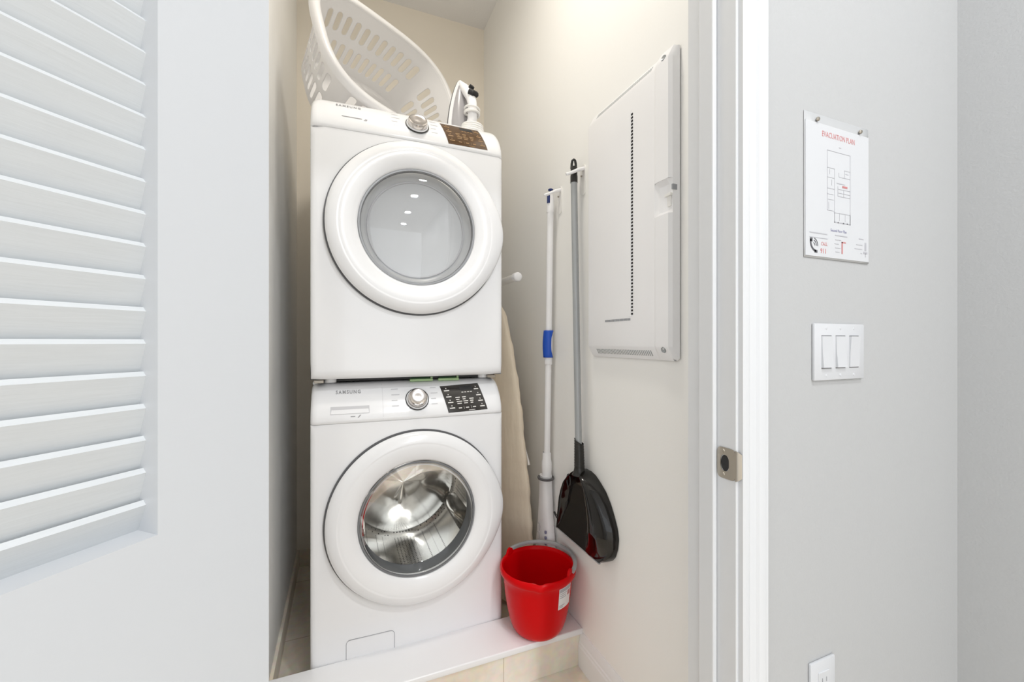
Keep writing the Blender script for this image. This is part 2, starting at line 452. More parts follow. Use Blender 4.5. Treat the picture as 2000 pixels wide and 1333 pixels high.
def machine(kind, base, label):
    """base = height of the cabinet's underside"""
    washer = kind == 'washing_machine'
    t = thing(kind, label, 'washer' if washer else 'dryer', (XC_, 1.9, base))
    zb = base + 0.946 - 0.08 - (0.0 if washer else 0.0175)        # lower edge of the console
    z0 = base - (0.05 if washer else 0.0)
    xc, zc = 0.254, base + 0.515 + (0.0 if washer else 0.018)
    RH = 0.225
    # cabinet: sides, back, top, underside
    m = MB()
    yb = 2.285
    top = zb + 0.1325
    def sec(y, ins=0.0):
        return [(BX0+ins, y, z0+ins), (BX1-ins, y, z0+ins), (BX1-ins, y, top-ins), (BX0+ins, y, top-ins)]
    y1 = YF+0.02
    m.poly([(BX0, y1, z0), (BX0, yb, z0), (BX0, yb, top-0.012), (BX0, 1.70, top-0.012), (BX0, 1.60, zb), (BX0, y1, zb)])
    m.poly([(BX1, y1, z0), (BX1, yb, z0), (BX1, yb, top-0.012), (BX1, 1.70, top-0.012), (BX1, 1.60, zb), (BX1, y1, zb)])
    m.poly([(BX0, yb, z0), (BX1, yb, z0), (BX1, yb, top-0.012), (BX0, yb, top-0.012)])
    m.poly([(BX0, y1, z0), (BX1, y1, z0), (BX1, yb, z0), (BX0, yb, z0)])
    m.box((BX0, 1.66, top-0.014), (BX1, yb, top), 0.006, 2)
    for fx in (BX0+0.06, BX1-0.06):
        for fy in (1.6, 2.2):
            m.lathe([(0.0, -0.0152 if not washer else -0.03), (0.02, -0.0152 if not washer else -0.03), (0.02, 0.0)], (fx, fy, z0))
    m.build('cabinet', M['appliance'], t)
    # front panel with round opening
    n = 128; m = MB(); rows = []
    hi = zb - 0.002; lo = z0
    def edge(a):
        c, s = math.cos(a), math.sin(a)
        k = 1e9
        if c > 1e-9: k = min(k, (BX1-xc)/c)
        if c < -1e-9: k = min(k, (BX0-xc)/c)
        if s > 1e-9: k = min(k, (hi-zc)/s)
        if s < -1e-9: k = min(k, (lo-zc)/s)
        return k
    angs = [2*PI*k/n for k in range(n)]
    for cx, cz in ((BX0, lo), (BX1, lo), (BX1, hi), (BX0, hi)):
        a = math.atan2(cz-zc, cx-xc) % (2*PI)
        i = min(range(n), key=lambda k: abs(angs[k]-a)); angs[i] = a
    fr = [0, 0.3, 0.6, 0.8, 0.9, 0.95, 0.98, 0.993, 1.0]
    for f in fr:
        row = []
        for a in angs:
            e = edge(a); r = RH + (e-RH)*f
            x, z = xc+r*math.cos(a), zc+r*math.sin(a)
            x = min(max(x, BX0), BX1)
            y = front_y(x)
            b = z-lo
            if not washer and b < 0.02: y += 0.02-math.sqrt(max(0, 0.0004-(0.02-b)**2))
            row.append((x, y, z))
        rows.append(row)
    rows.insert(0, [(xc+RH*math.cos(a), YF+0.05, zc+RH*math.sin(a)) for a in angs])
    m.grid(rows, close_v=True)
    m.build('front_panel', M['appliance'], t, smooth=50)
    # console
    m = MB(); m.grid(console_grid(zb, 0.13)); m.build('control_panel', M['appliance_plastic'], t, smooth=60)
    # faint joints
    m = MB()
    m.box((BX0-0.0004, YF+0.012, zb-0.082), (BX0+0.003, YF+0.10, zb-0.0805))
    for k in range(11):
        pass
    m.build('panel_joint', M['print_faint'], t)
    # door
    cy = front_y(xc)
    d = thing_part('door', t, (xc, cy, zc))
    m = MB()
    RO = 0.306
    prof = [(RO-0.012, -0.004), (RO-0.004, 0.004), (RO, 0.009), (RO+0.0005, 0.014), (RO-0.002, 0.020), (RO-0.007, 0.026), (RO-0.014, 0.031), (RO-0.024, 0.0358), (RO-0.033, 0.0385), (RO-0.0365, 0.0388), (RO-0.039, 0.0380), (RO-0.042, 0.0384), (RO-0.052, 0.0382), (RO-0.068, 0.0362), (0.224, 0.0328), (0.213, 0.0285), (0.2065, 0.0245), (0.204, 0.018), (0.203, -0.02)]
    m.lathe(prof, (xc, cy, zc), (0, -1, 0), n=160, ref=(1, 0, 0))
    # handle swelling on the right-hand side of the ring
    for v in m.bm.verts:
        dx, dz = v.co.x-xc, v.co.z-zc
        rr = math.hypot(dx, dz)
        if rr > 0.275:
            a = math.atan2(dz, dx)
            v.co.x += 0.016*math.exp(-(a/0.45)**2)*(rr-0.275)/0.03
    m.build('door_ring', M['appliance_plastic'], d, smooth=50)
    m = MB(); m.lathe([(RO-0.012, 0.0), (RO+0.006, 0.0003), (RO+0.006, -0.003)], (xc, cy-0.0015, zc), (0, -1, 0), n=128, ref=(1, 0, 0))
    m.build('door_seal', M['dark_rubber'], d)
    m = MB(); m.lathe([(0.2035, 0.022), (0.2035, 0.0255), (0.1985, 0.0255), (0.1975, 0.020)], (xc, cy, zc), (0, -1, 0), n=128, ref=(1, 0, 0))
    m.build('window_rim', M['gasket'] if washer else M['shadow_grey'], d)
    m = MB()
    if washer:
        prof = [(0.199, 0.020)] + [(0.197*(1-k/14), 0.014-0.055*(1-(1-k/14)**2.2)) for k in range(15)]
    else:
        prof = [(0.199, 0.020)] + [(0.197*math.cos(a), 0.019+0.014*math.sin(a)) for a in [PI/2*k/14 for k in range(15)]]
    m.lathe(prof, (xc, cy, zc), (0, -1, 0), n=96, ref=(1, 0, 0))
    m.build('window', M['glass_clear'] if washer else M['glass_grey'], d, smooth=60)
    if washer:
        m = MB(); m.lathe([(0.203, 0.0), (0.202, -0.02), (0.197, -0.034), (0.194, -0.044), (0.198, -0.054), (0.208, -0.058)], (xc, cy, zc), (0, -1, 0), n=96, ref=(1, 0, 0))
        m.build('gasket', M['gasket'], t)
        m = MB()
        m.lathe([(0.199, -0.058), (0.201, -0.062), (0.232, -0.072), (0.247, -0.085), (0.250, -0.10), (0.250, -0.40), (0.235, -0.425)], (xc, cy, zc), (0, -1, 0), n=120, ref=(1, 0, 0))
        m.build('drum', M['drum'], t)
        m = MB()
        prof = [(0.236, -0.425), (0.20, -0.415), (0.17, -0.42), (0.12, -0.40), (0.07, -0.395), (0.0, -0.39)]
        m.lathe(prof, (xc, cy, zc), (0, -1, 0), n=72, ref=(1, 0, 0))
        for v in m.bm.verts:                                  # three-armed embossing of the drum back
            dx, dz = v.co.x-xc, v.co.z-zc; r = math.hypot(dx, dz); a = math.atan2(dz, dx)
            v.co.y -= 0.016*max(0, math.cos(3*(a-0.4)))**3*math.exp(-((r-0.13)/0.07)**2)
        m.build('drum_back', M['drum_plain'], t, smooth=60)
        for k in range(3):
            a = math.radians(-28+120*k)
            e = Vector((math.cos(a), 0, math.sin(a))); f = Vector((-math.sin(a), 0, math.cos(a)))
            c0 = Vector((xc, 0, zc))
            P = []
            for i in range(9):
                u = i/8; yy = cy+0.10+0.31*u; h = 0.055*math.sin(PI*min(1, max(0, 0.08+0.84*u)))**0.6
                P.append([c0 + e*(0.250-h*max(0.0, math.cos(q))**1.5) + f*(0.045*q/1.571) + Vector((0, yy, 0)) for q in [-1.571+3.1416*j/10*0.9999 for j in range(11)]])
            m = MB(); m.grid(P); m.build('drum_lifter', M['drum_plain'], t, smooth=60)
    else:
        m = MB(); m.lathe([(0.203, 0.010), (0.192, -0.004), (0.178, -0.018), (0.168, -0.020), (0.10, -0.027), (0.0, -0.030)], (xc, cy, zc), (0, -1, 0), n=96, ref=(1, 0, 0))
        m.build('window_liner', M['dim_inside'], d, smooth=50)
        m = MB(); m.tube([(xc+0.172*math.cos(2*PI*k/80), cy+0.0185, zc+0.172*math.sin(2*PI*k/80)) for k in range(80)], 0.003, 8, close=True)
        m.build('liner_ridge', M['print_faint'], d)
    # knob
    kp, kn = console_pt(0.2545, 0.066, zb, 0.0)
    k = thing_part('knob', t, kp)
    m = MB(); m.lathe([(0.0425, 0.0), (0.0425, 0.002), (0.0385, 0.0022)], kp, kn, 64); m.build('knob_ring', M['dark'], k)
    m = MB(); m.lathe([(0.0392, 0.0018), (0.0388, 0.005), (0.0355, 0.0065), (0.0345, 0.004)], kp, kn, 64); m.build('knob_skirt', M['appliance_plastic'], k)
    m = MB(); m.lathe([(0.035, 0.003), (0.0345, 0.018), (0.033, 0.0225), (0.0295, 0.0245), (0.027, 0.0235), (0.012, 0.0243), (0.0, 0.0246)], kp, kn, 64); m.build('knob_face', M['chrome'], k)
    # display
    dp = thing_part('display', t, console_pt(0.43, 0.06, zb, 0)[0])
    cor = [(0.366, 0.012), (0.520, 0.016), (0.496, 0.112), (0.343, 0.106)]
    m = MB(); console_patch(m, cor, zb, 0.0008, 12, 10); m.build('display_panel', M['panel_black'] if washer else M['panel_brown_reflection'], dp)
    m = MB()
    def at(a, b):
        x = (1-b)*((1-a)*cor[0][0]+a*cor[1][0]) + b*((1-a)*cor[3][0]+a*cor[2][0])
        s = (1-b)*((1-a)*cor[0][1]+a*cor[1][1]) + b*((1-a)*cor[3][1]+a*cor[2][1])
        return x, s
    def dash(a0, a1, b0, b1):
        console_patch(m, [at(a0, b0), at(a1, b0), at(a1, b1), at(a0, b1)], zb, 0.0013, 3, 1)
    for b in (0.15, 0.36, 0.57, 0.80):
        dash(0.06, 0.19, b, b+0.035); dash(0.115, 0.14, b+0.085, b+0.115)
        dash(0.83, 0.95, b-0.02, b+0.015); dash(0.885, 0.905, b+0.06, b+0.095)
    for cx_, n_, w_ in ((0.28, 4, 0.14), (0.45, 4, 0.12), (0.62, 3, 0.11)):
        for i in range(n_):
            dash(cx_, cx_+w_*(0.6+0.4*((i*7+n_) % 3)/2), 0.30+i*0.075, 0.33+i*0.075)
    for i in range(4): dash(0.48+i*0.075, 0.53+i*0.075, 0.70, 0.73)
    for i in range(3): dash(0.28+i*0.18, 0.36+i*0.18, 0.13, 0.165)
    dash(0.415, 0.42, 0.10, 0.2); dash(0.60, 0.605, 0.10, 0.2); dash(0.52, 0.68, 0.035, 0.05)
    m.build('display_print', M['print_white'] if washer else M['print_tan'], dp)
    m = MB(); console_patch(m, [at(0.47, 0.78), at(0.80, 0.78), at(0.80, 0.94), at(0.47, 0.94)], zb, 0.0011, 4, 2)
    m.build('display_window', M['dark'], dp)
    # program marks by the knob
    m = MB()
    for x0, w_ in ((0.165, 0.028), (0.305, 0.026)):
        m = MB()
        for i in range(4):
            ww = w_*(0.7+0.3*((i*5+1) % 3)/2); s = 0.046+i*0.0185
            console_patch(m, [(x0, s), (x0+ww, s), (x0+ww, s+0.0028), (x0, s+0.0028)], zb, 0.0006, 2, 1)
        m.build('program_lettering', M['print_faint'], t)
    # logo
    m = MB()
    sl = console_pt(0.0, 0.098, zb, 0.0)
    upv = Vector((0, sl[1].z, -sl[1].y)); upv = Vector((0, 0.62, 0.78)) if upv.length == 0 else Vector((0, sl[1].z, abs(sl[1].y))).normalized()
    tx = text_mb('SAMSUNG', 0.0180, (0, 0, 0), (1, 0, 0), (0, 0, 1), 0.0004, bold=0.0004, space=1.35, sx=0.80)
    for v in tx.bm.verts:                                   # wrap the letters on the bowed face
        v.co = console_pt(-0.019+v.co.x, 0.0945+v.co.z*0.85, zb, 0.0009-v.co.y)[0]
    m.merge(tx); tx.bm.free()
    m.build('logo', M['print_grey'], t, smooth=0)
    m = MB()
    if washer:
        console_patch(m, [(0.028, 0.019), (0.043, 0.019), (0.043, 0.022), (0.028, 0.022)], zb, 0.0007, 2, 1)
        console_patch(m, [(0.050, 0.016), (0.054, 0.016), (0.062, 0.025), (0.058, 0.025)], zb, 0.0007, 2, 1)
    else:
        console_patch(m, [(0.0, 0.046), (0.065, 0.046), (0.065, 0.0495), (0.0, 0.0495)], zb, 0.0007, 2, 1)
        console_patch(m, [(0.070, 0.042), (0.080, 0.042), (0.083, 0.048), (0.076, 0.050)], zb, 0.0007, 2, 1)
    m.build('small_mark', M['print_grey'], t)
    if washer:
        # detergent drawer: joint line, and a flush grey patch painting the grip recess's shade
        dd = thing_part('detergent_drawer', t, console_pt(0.03, 0.04, zb, 0)[0])
        m = MB()
        console_patch(m, [(0.134, 0.004), (0.1348, 0.004), (0.1348, 0.122), (0.134, 0.122)], zb, 0.0007, 1, 8)
        m.build('drawer_joint', M['print_faint'], dd)
        m = MB()
        P = []
        for j in range(9):
            s = 0.030+0.024*j/8
            row = []
            for i in range(17):
                u = i/16; x = -0.035+0.124*u
                dep = 0.010*(1-abs(2*j/8-1)**3)*(1-abs(2*u-1)**10)
                p, nn = console_pt(x, s, zb, 0.0008)
                row.append(p + Vector((0, dep*0.0, 0)))
            P.append(row)
        m.grid(P); m.build('drawer_grip_shade', M['print_faint'], dd)
        m = MB(); console_patch(m, [(-0.034, 0.0305), (0.088, 0.0305), (0.086, 0.044), (-0.032, 0.044)], zb, 0.0012, 8, 3)
        m.build('grip_lower_lip', M['appliance_plastic'], dd)
        # drain filter cover
        f = thing_part('filter_cover', t, (0.09, YF, 0.15))
        m = MB()
        x0, x1, zt, zl, r = 0.014, 0.172, 0.206, 0.075, 0.014
        out = [(x0, zl), (x0, zt-r)] + [(x0+r-r*math.cos(q), zt-r+r*math.sin(q)) for q in [PI/2*k/6 for k in range(1, 7)]] + [(x1-r+r*math.sin(q), zt-r+r*math.cos(q)) for q in [PI/2*k/6 for k in range(7)]] + [(x1, zl)]
        m.tube([(x, front_y(x)-0.0002, z) for x, z in out], 0.0011, 6)
        m.build('cover_joint', M['shadow_grey'], f)
        m = MB(); m.box((x0+0.001, front_y(x0)-0.0005, zl), (x1-0.001, front_y(x0)+0.01, zt-0.004), 0.0002, 1)
        # curved face just under the panel surface
        m.bm.free(); m = MB()
        P = [[(x0+(x1-x0)*i/8, front_y(x0+(x1-x0)*i/8)-0.0006, zl+(zt-0.002-zl)*j) for i in range(9)] for j in (0, 1)]
        m.grid(P); m.build('cover_face', M['appliance'], f)
    else:
        # stacking brackets and the dark underside seen in the gap
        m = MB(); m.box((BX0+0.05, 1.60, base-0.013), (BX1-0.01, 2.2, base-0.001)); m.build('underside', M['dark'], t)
        for x0, x1 in ((BX0+0.010, BX0+0.040), (BX1-0.050, BX1-0.018)):
            m = MB(); m.box((x0, 1.565, base-0.0145), (x1, 1.62, base-0.004), 0.001, 1); m.build('stacking_bracket', M['steel_dull'], t)
    return t
def thing_part(name, parent, at):
    """an Empty that is a part of its thing and carries sub-parts"""
    o = bpy.data.objects.new(name, None); COL.objects.link(o); o.parent = parent; o.empty_display_size = 0.03
    L = Vector((0, 0, 0)); q = parent
    while q is not None: L += Vector(q.location); q = q.parent
    o.location = Vector(at)-L
    return o
machine('washing_machine', 0.08, 'white front-loading washer standing on the floor behind the sill board')
machine('tumble_dryer', 1.094, 'white front-loading dryer with a brown reflection coloured into its display, stacked on the washer')

def green_piece(x0, x1, label):
    t = thing('green_pad', label, 'pad', (0.5*(x0+x1), 1.63, 1.078))
    m = MB(); m.box((x0, 1.592, 1.0745), (x1, 1.66, 1.0785), 0.001, 1); m.box((x0, 1.586, 1.072), (x1, 1.594, 1.081), 0.002, 2); m.box((x1-0.008, 1.592, 1.0785), (x1, 1.66, 1.088), 0.001, 1)
    m.build('pad_tray', M['green'], t)
    m = MB(); m.box((x0+0.004, 1.597, 1.0785), (x1-0.010, 1.655, 1.0855), 0.001, 1); m.build('pad_core', M['green_dark'], t)
    return t
green_piece(0.236, 0.322, 'pale green pad wedged under the dryer, just above the washer knob')
green_piece(0.343, 0.424, 'pale green pad wedged under the dryer, just above the black washer display')

# ------------------------------------------------------------------ laundry basket, tipped on its side on the dryer
def rot_vec(w):
    w = Vector(w); a = w.length
    return Matrix.Rotation(a, 3, w.normalized())
def laundry_basket():
    A, B, H, S0, NE = 0.332, 0.238, 0.276, 0.78, 3.2
    R = rot_vec((1.226, 0.339, 0.531)); T = Vector((0.077, 1.998, 2.255))
    t = thing('laundry_basket', 'white plastic laundry basket with slotted walls tipped on its side on the dryer', 'basket', (0.1, 1.95, 2.078))
    NU, NV = 560, 84
    # outline by arc length
    raw = []
    for k in range(4000):
        a = 2*PI*k/4000; c, s = math.cos(a), math.sin(a)
        raw.append((A*math.copysign(abs(c)**(2/NE), c), B*math.copysign(abs(s)**(2/NE), s)))
    ln = [0.0]
    for k in range(1, 4001):
        p, q = raw[k-1], raw[k % 4000]; ln.append(ln[-1]+math.hypot(q[0]-p[0], q[1]-p[1]))
    out = []; j = 0
    for k in range(NU):
        s = ln[-1]*k/NU
        while ln[j+1] < s: j += 1
        f = (s-ln[j])/(ln[j+1]-ln[j] or 1); p, q = raw[j % 4000], raw[(j+1) % 4000]
        out.append((p[0]+(q[0]-p[0])*f, p[1]+(q[1]-p[1])*f))
    def slot_sdf(x, y, h):
        """signed distance to the nearest slot, on the unrolled wall at height fraction h"""
        best = 1.0; rad = 0.0132
        if abs(y) > 0.16 and abs(x) < 0.285:                 # long walls
            for hc, off in ((0.655, 0.0), (0.26, 0.0235)):
                u = (x-off)/0.047; k = max(-5, min(5 if off == 0 else 4, round(u)))
                dx = x-off-k*0.047; dz = (h-hc)*H; hl = 0.0245
                dz = max(0, abs(dz)-hl)
                best = min(best, math.hypot(dx, dz)-rad)
        if abs(x) > 0.24 and abs(y) < 0.185:                   # end walls, handle opening near the rim
            for hc in (0.58, 0.22):
                k = max(-3, min(3, round(y/0.045)))
                dy = y-k*0.045; dz = max(0, abs((h-hc)*H)-0.024)
                best = min(best, math.hypot(dy, dz)-rad)
        return best
    m = MB(); bm = m.bm
    def pt(x, y, h):
        s = S0+(1-S0)*h
        return T + R @ Vector((x*s, y*s, H*h))
    V = []; D = []
    for jv in range(NV+1):
        h = jv/NV*0.97 + 0.03*0
        V.append([]); D.append([])
        for x, y in out:
            D[-1].append((x, y, h, slot_sdf(x, y, h)))
    dead = set(); cell = 0.004
    for jv in range(NV):
        for k in range(NU):
            k2 = (k+1) % NU
            x = 0.5*(out[k][0]+out[k2][0]); y = 0.5*(out[k][1]+out[k2][1]); h = 0.5*(D[jv][0][2]+D[jv+1][0][2])
            if slot_sdf(x, y, h) < 0: dead.add((jv, k))
    for jv in range(NV+1):
        row = []
        for k in range(NU):
            x, y, h, sd = D[jv][k]
            adj = [(jj, kk % NU) for jj in (jv-1, jv) for kk in (k-1, k) if 0 <= jj < NV]
            nd = sum(a in dead for a in adj)
            if 0 < nd < len(adj):                            # snap to the slot outline
                e = 1e-4
                xx, hh = x, h
                along = abs(y) > abs(x)*B/A and abs(y) > 0.16
                for _ in range(2):
                    if along:
                        yy = y
                        g0 = (slot_sdf(xx+e, yy, hh)-slot_sdf(xx-e, yy, hh))/(2*e); g1 = (slot_sdf(xx, yy, hh+e/H)-slot_sdf(xx, yy, hh-e/H))/(2*e)
                        s_ = slot_sdf(xx, yy, hh); g = g0*g0+g1*g1
                        if g > 0.2: xx -= max(-cell, min(cell, s_*g0/g)); hh -= max(-cell, min(cell, s_*g1/g))/H
                    else:
                        yy = y
                        g0 = (slot_sdf(x, yy+e, hh)-slot_sdf(x, yy-e, hh))/(2*e); g1 = (slot_sdf(x, yy, hh+e/H)-slot_sdf(x, yy, hh-e/H))/(2*e)
                        s_ = slot_sdf(x, yy, hh); g = g0*g0+g1*g1
                        if g > 0.2: y = yy - max(-cell, min(cell, s_*g0/g)); hh -= max(-cell, min(cell, s_*g1/g))/H
                x, h = xx, hh
            row.append(bm.verts.new(pt(x, y, h)))
        V.append(row)
    V = V[-(NV+1):]
    for jv in range(NV):
        for k in range(NU):
            if (jv, k) in dead: continue
            k2 = (k+1) % NU
            bm.faces.new((V[jv][k], V[jv][k2], V[jv+1][k2], V[jv+1][k]))
    # floor of the basket
    prev = V[0]
    for f in (0.97, 0.9, 0.6, 0.3):
        row = [bm.verts.new(T + R @ Vector((x*S0*f, y*S0*f, -0.006 if f < 0.95 else -0.003))) for x, y in out]
        for k in range(NU):
            bm.faces.new((prev[k], prev[(k+1) % NU], row[(k+1) % NU], row[k]))
        prev = row
    bm.faces.new(prev)
    bmesh.ops.delete(bm, geom=[v for v in bm.verts if not v.link_faces], context='VERTS')
    m.build('basket_wall', M['basket'], t, smooth=50, solid=(0.0022, 0.0))
    # rolled rim
    m = MB(); P = []
    prof = [(-0.002, 0.945), (-0.003, 0.98), (0.0, 1.0), (0.010, 1.008), (0.021, 1.002), (0.027, 0.982), (0.0285, 0.915), (0.027, 0.895), (0.025, 0.91), (0.023, 0.965), (0.012, 0.985), (0.002, 0.972)]
    step = 4
    for o_, h in prof:
        row = []
        for k in range(0, NU, step):
            x, y = out[k]; x2, y2 = out[(k+step) % NU]; x1, y1 = out[k-step]
            tx, ty = x2-x1, y2-y1; L = math.hypot(tx, ty)
            row.append(T + R @ Vector((x+ty/L*o_, y-tx/L*o_, H*h)))
        P.append(row)
    m.grid(P, close_v=True); m.build('rim', M['basket'], t, smooth=60)
    # paper label near the rim of the lower wall
    return t
laundry_basket()

# ------------------------------------------------------------------ clothes iron standing on its heel
def clothes_iron():
    c = Vector((0.462, 1.745, 2.0756))
    h = Vector((0.42, -0.907, 0)).normalized(); wv = Vector((-h.y, h.x, 0)); up = Vector((0, 0, 1))
    t = thing('clothes_iron', 'white clothes iron standing on its heel on the dryer beside the basket', 'iron', c)
    def P(w_, h_, z): return c + wv*w_ + h*h_ + up*z
    L = 0.265
    def half(z, s=1.0):
        q = max(0, min(1, z/L))
        return s*0.060*max(0, 1-q**1.9)**0.85*(0.92+0.08*min(1, q*4))
    zs = [L*k/28 for k in range(29)]
    def shell(h0, h1, s0, s1, z0=0.0, sh=0.0):
        m = MB(); rows = []
        for z in zs:
            z_ = z0+(z/L)*(L-z0)
            a0, a1 = half(z, s0), half(z, s1)
            rows.append([P(-a0, h0, z_), P(a0, h0, z_), P(a1, h1, z_-sh*(z/L)), P(-a1, h1, z_-sh*(z/L))])
        m.grid(rows, close_v=True)
        m.poly(rows[0])
        return m
    shell(-0.001, 0.004, 1.03, 1.035).build('soleplate', M['dark_rubber'], t)
    shell(0.004, 0.020, 1.0, 0.95, 0.004, 0.006).build('skirt', M['white_plastic'], t)
    m = MB(); rows = []
    for z in zs[:-3]:
        q = z/L; r = []
        for k in range(13):
            a = PI*k/12
            r.append(P(math.cos(a)*half(z, 0.90), 0.019+math.sin(a)*(0.046*(1-q)**0.7+0.003), 0.004+z*0.96))
        rows.append(r)
    m.grid(rows); m.poly(rows[0]); m.build('body', M['iron_grey'], t, smooth=60)
    # handle bridging from the nose to the heel
    path = [P(0, 0.012, 0.258), P(0, 0.024, 0.240), P(0, 0.043, 0.215), P(0, 0.066, 0.188), P(0, 0.084, 0.160), P(0, 0.092, 0.130), P(0, 0.093, 0.100), P(0, 0.091, 0.065), P(0, 0.082, 0.038), P(0, 0.055, 0.031)]
    m = MB(); m.tube(path, [0.005, 0.012, 0.019, 0.0225, 0.021, 0.019, 0.019, 0.020, 0.024, 0.026], 16); m.build('handle', M['white_plastic'], t, smooth=60)
    m = MB(); m.lathe([(0.0, 0.018), (0.011, 0.016), (0.012, 0.0)], P(0, 0.079, 0.196), (h*0.8+up*0.6), 20)
    m.build('steam_button', M['dark'], t)
    m = MB(); m.tube([P(-0.017, 0.092, 0.176), P(-0.008, 0.103, 0.168), P(0.008, 0.104, 0.168), P(0.017, 0.094, 0.176)], 0.0125, 10); m.build('dial', M['dark'], t)
    # cord wound round the handle and lying in a coil at the heel
    pts = []
    for k in range(70):
        a = 2*PI*k/22
        pts.append(P(0.030*math.cos(a), 0.090+0.030*math.sin(a), 0.085+0.0003*k*1.2+0.006*math.sin(a*0.5)))
    m = MB(); m.tube(pts, 0.0042, 8)
    pts = []
    for k in range(90):
        a = 2*PI*k/24
        pts.append(P(0.050*math.cos(a)*(1-0.002*k), 0.092+0.042*math.sin(a), 0.006+0.0085*(k/24)))
    m.tube(pts, 0.0042, 8); m.build('cord', M['white_plastic_warm'], t, smooth=60)
    return t
clothes_iron()

# ------------------------------------------------------------------ ironing board leaning beside the machines
def ironing_board():
    t = thing('ironing_board', 'beige covered ironing board standing on end between the washer and the wall', 'ironing board', (0.69, 1.75, 0))
    # board plane: vertical, turned a little towards the doorway; s runs along its width from the near edge
    d = Vector((-0.45, 0.893, 0)); n = Vector((0.893, 0.45, 0)); P0 = Vector((0.782, 1.677, 0))
    fs = [(0.02, -0.006), (0.20, -0.004), (0.339, 0.0), (0.577, 0.020), (0.755, 0.047), (0.914, 0.064), (1.052, 0.089), (1.192, 0.120), (1.300, 0.148), (1.355, 0.168), (1.405, 0.200), (1.425, 0.228)]
    def ax(z): return 0.165+0.058*z
    N = 64; rows = []
    def front(z):
        for (p, sp), (q, sq) in zip(fs, fs[1:]):
            if p <= z <= q: return sp+(sq-sp)*(z-p)/(q-p)
        return fs[-1][1]
    m = MB()
    for k in range(N+1):
        z = 0.02+1.405*(k/N)
        s0 = front(z); s1 = max(s0+0.012, 2*ax(z)-s0)
        wav = 0.0022*math.sin(z*41)+0.0016*math.sin(z*87+1)
        r = []
        for q in range(28):                               # rounded-rectangle section
            a = 2*PI*q/28; cx, cy_ = math.cos(a), math.sin(a)
            sx = math.copysign(abs(cx)**0.55, cx); sy = math.copysign(abs(cy_)**0.22, cy_)
            r.append(P0 + n*(0.017*sx+wav*0.5*(cx < 0)) + d*(0.5*(s0+s1)+0.5*(s1-s0)*sy+wav*(sy < -0.5)) + Vector((0, 0, z)))
        rows.append(r)
    m.grid(rows, close_v=True); m.poly(rows[0]); m.poly(rows[-1])
    m.build('padded_cover', M['cloth'], t, smooth=50)
    lg = thing_part('leg', t, (0.705, 1.65, 1.495))
    m = MB(); m.tube([(0.694, 1.66, 1.4985), (0.712, 1.95, 1.507), (0.724, 2.22, 1.512)], 0.0165, 20); m.tube([(0.712, 1.95, 1.507), (0.719, 1.880, 0.95)], 0.010, 12)
    m.build('leg_tube', M['white_plastic_warm'], lg, smooth=50)
    m = MB(); m.lathe([(0.0, 0.034), (0.013, 0.034), (0.018, 0.031), (0.0195, 0.026), (0.0195, 0.0), (0.0165, -0.002)], (0.694, 1.66, 1.4985), (-0.02, -1, -0.02), 28)
    m.build('end_cap', M['white_plastic'], lg, smooth=50)
    m = MB(); m.tube([(0.768, 1.722, 0.738), (0.781, 1.752, 0.730), (0.785, 1.728, 0.680), (0.785, 1.720, 0.662)], [0.003, 0.003, 0.0045, 0.006], 10)
    m.build('release_lever', M['white_plastic_warm'], t, smooth=50)
ironing_board()

# ------------------------------------------------------------------ wall hooks, mop, dustpan
def wall_hook(y, z, label, group):
    t = thing('wall_hook', label, 'hook', (XR, y, z), group)
    m = MB()
    out = [(0.017*math.cos(a), 0.058*(math.sin(a)) if abs(math.sin(a)) < 0 else (0.040*(1 if math.sin(a) > 0 else -1) + 0.017*math.sin(a))) for a in [2*PI*k/32 for k in range(32)]]
    m.prism([(XR, y-0.004+a, z-0.035+b) for a, b in out], (-0.004, 0, 0)); m.build('hook_plate', M['white_plastic_warm'], t, smooth=30)
    m = MB(); m.tube([(XR-0.003, y-0.012, z+0.006), (XR-0.03, y-0.016, z-0.004), (XR-0.062, y-0.014, z-0.020), (XR-0.078, y-0.010, z-0.026)], [0.0075, 0.0065, 0.006, 0.0055], 12); m.build('hook_arm', M['white_plastic'], t, smooth=60)
    m = MB(); m.lathe([(0.0, 0.0055), (0.003, 0.005), (0.0035, 0.0)], (XR-0.0035, y+0.002, z-0.018), (-1, 0, 0), 12); m.build('screw', M['steel_dull'], t)
wall_hook(1.532, 1.843, 'white wall hook holding the white mop', 'tool hooks on the closet wall')
wall_hook(1.352, 1.862, 'white wall hook holding the grey pole of the dustpan', 'tool hooks on the closet wall')

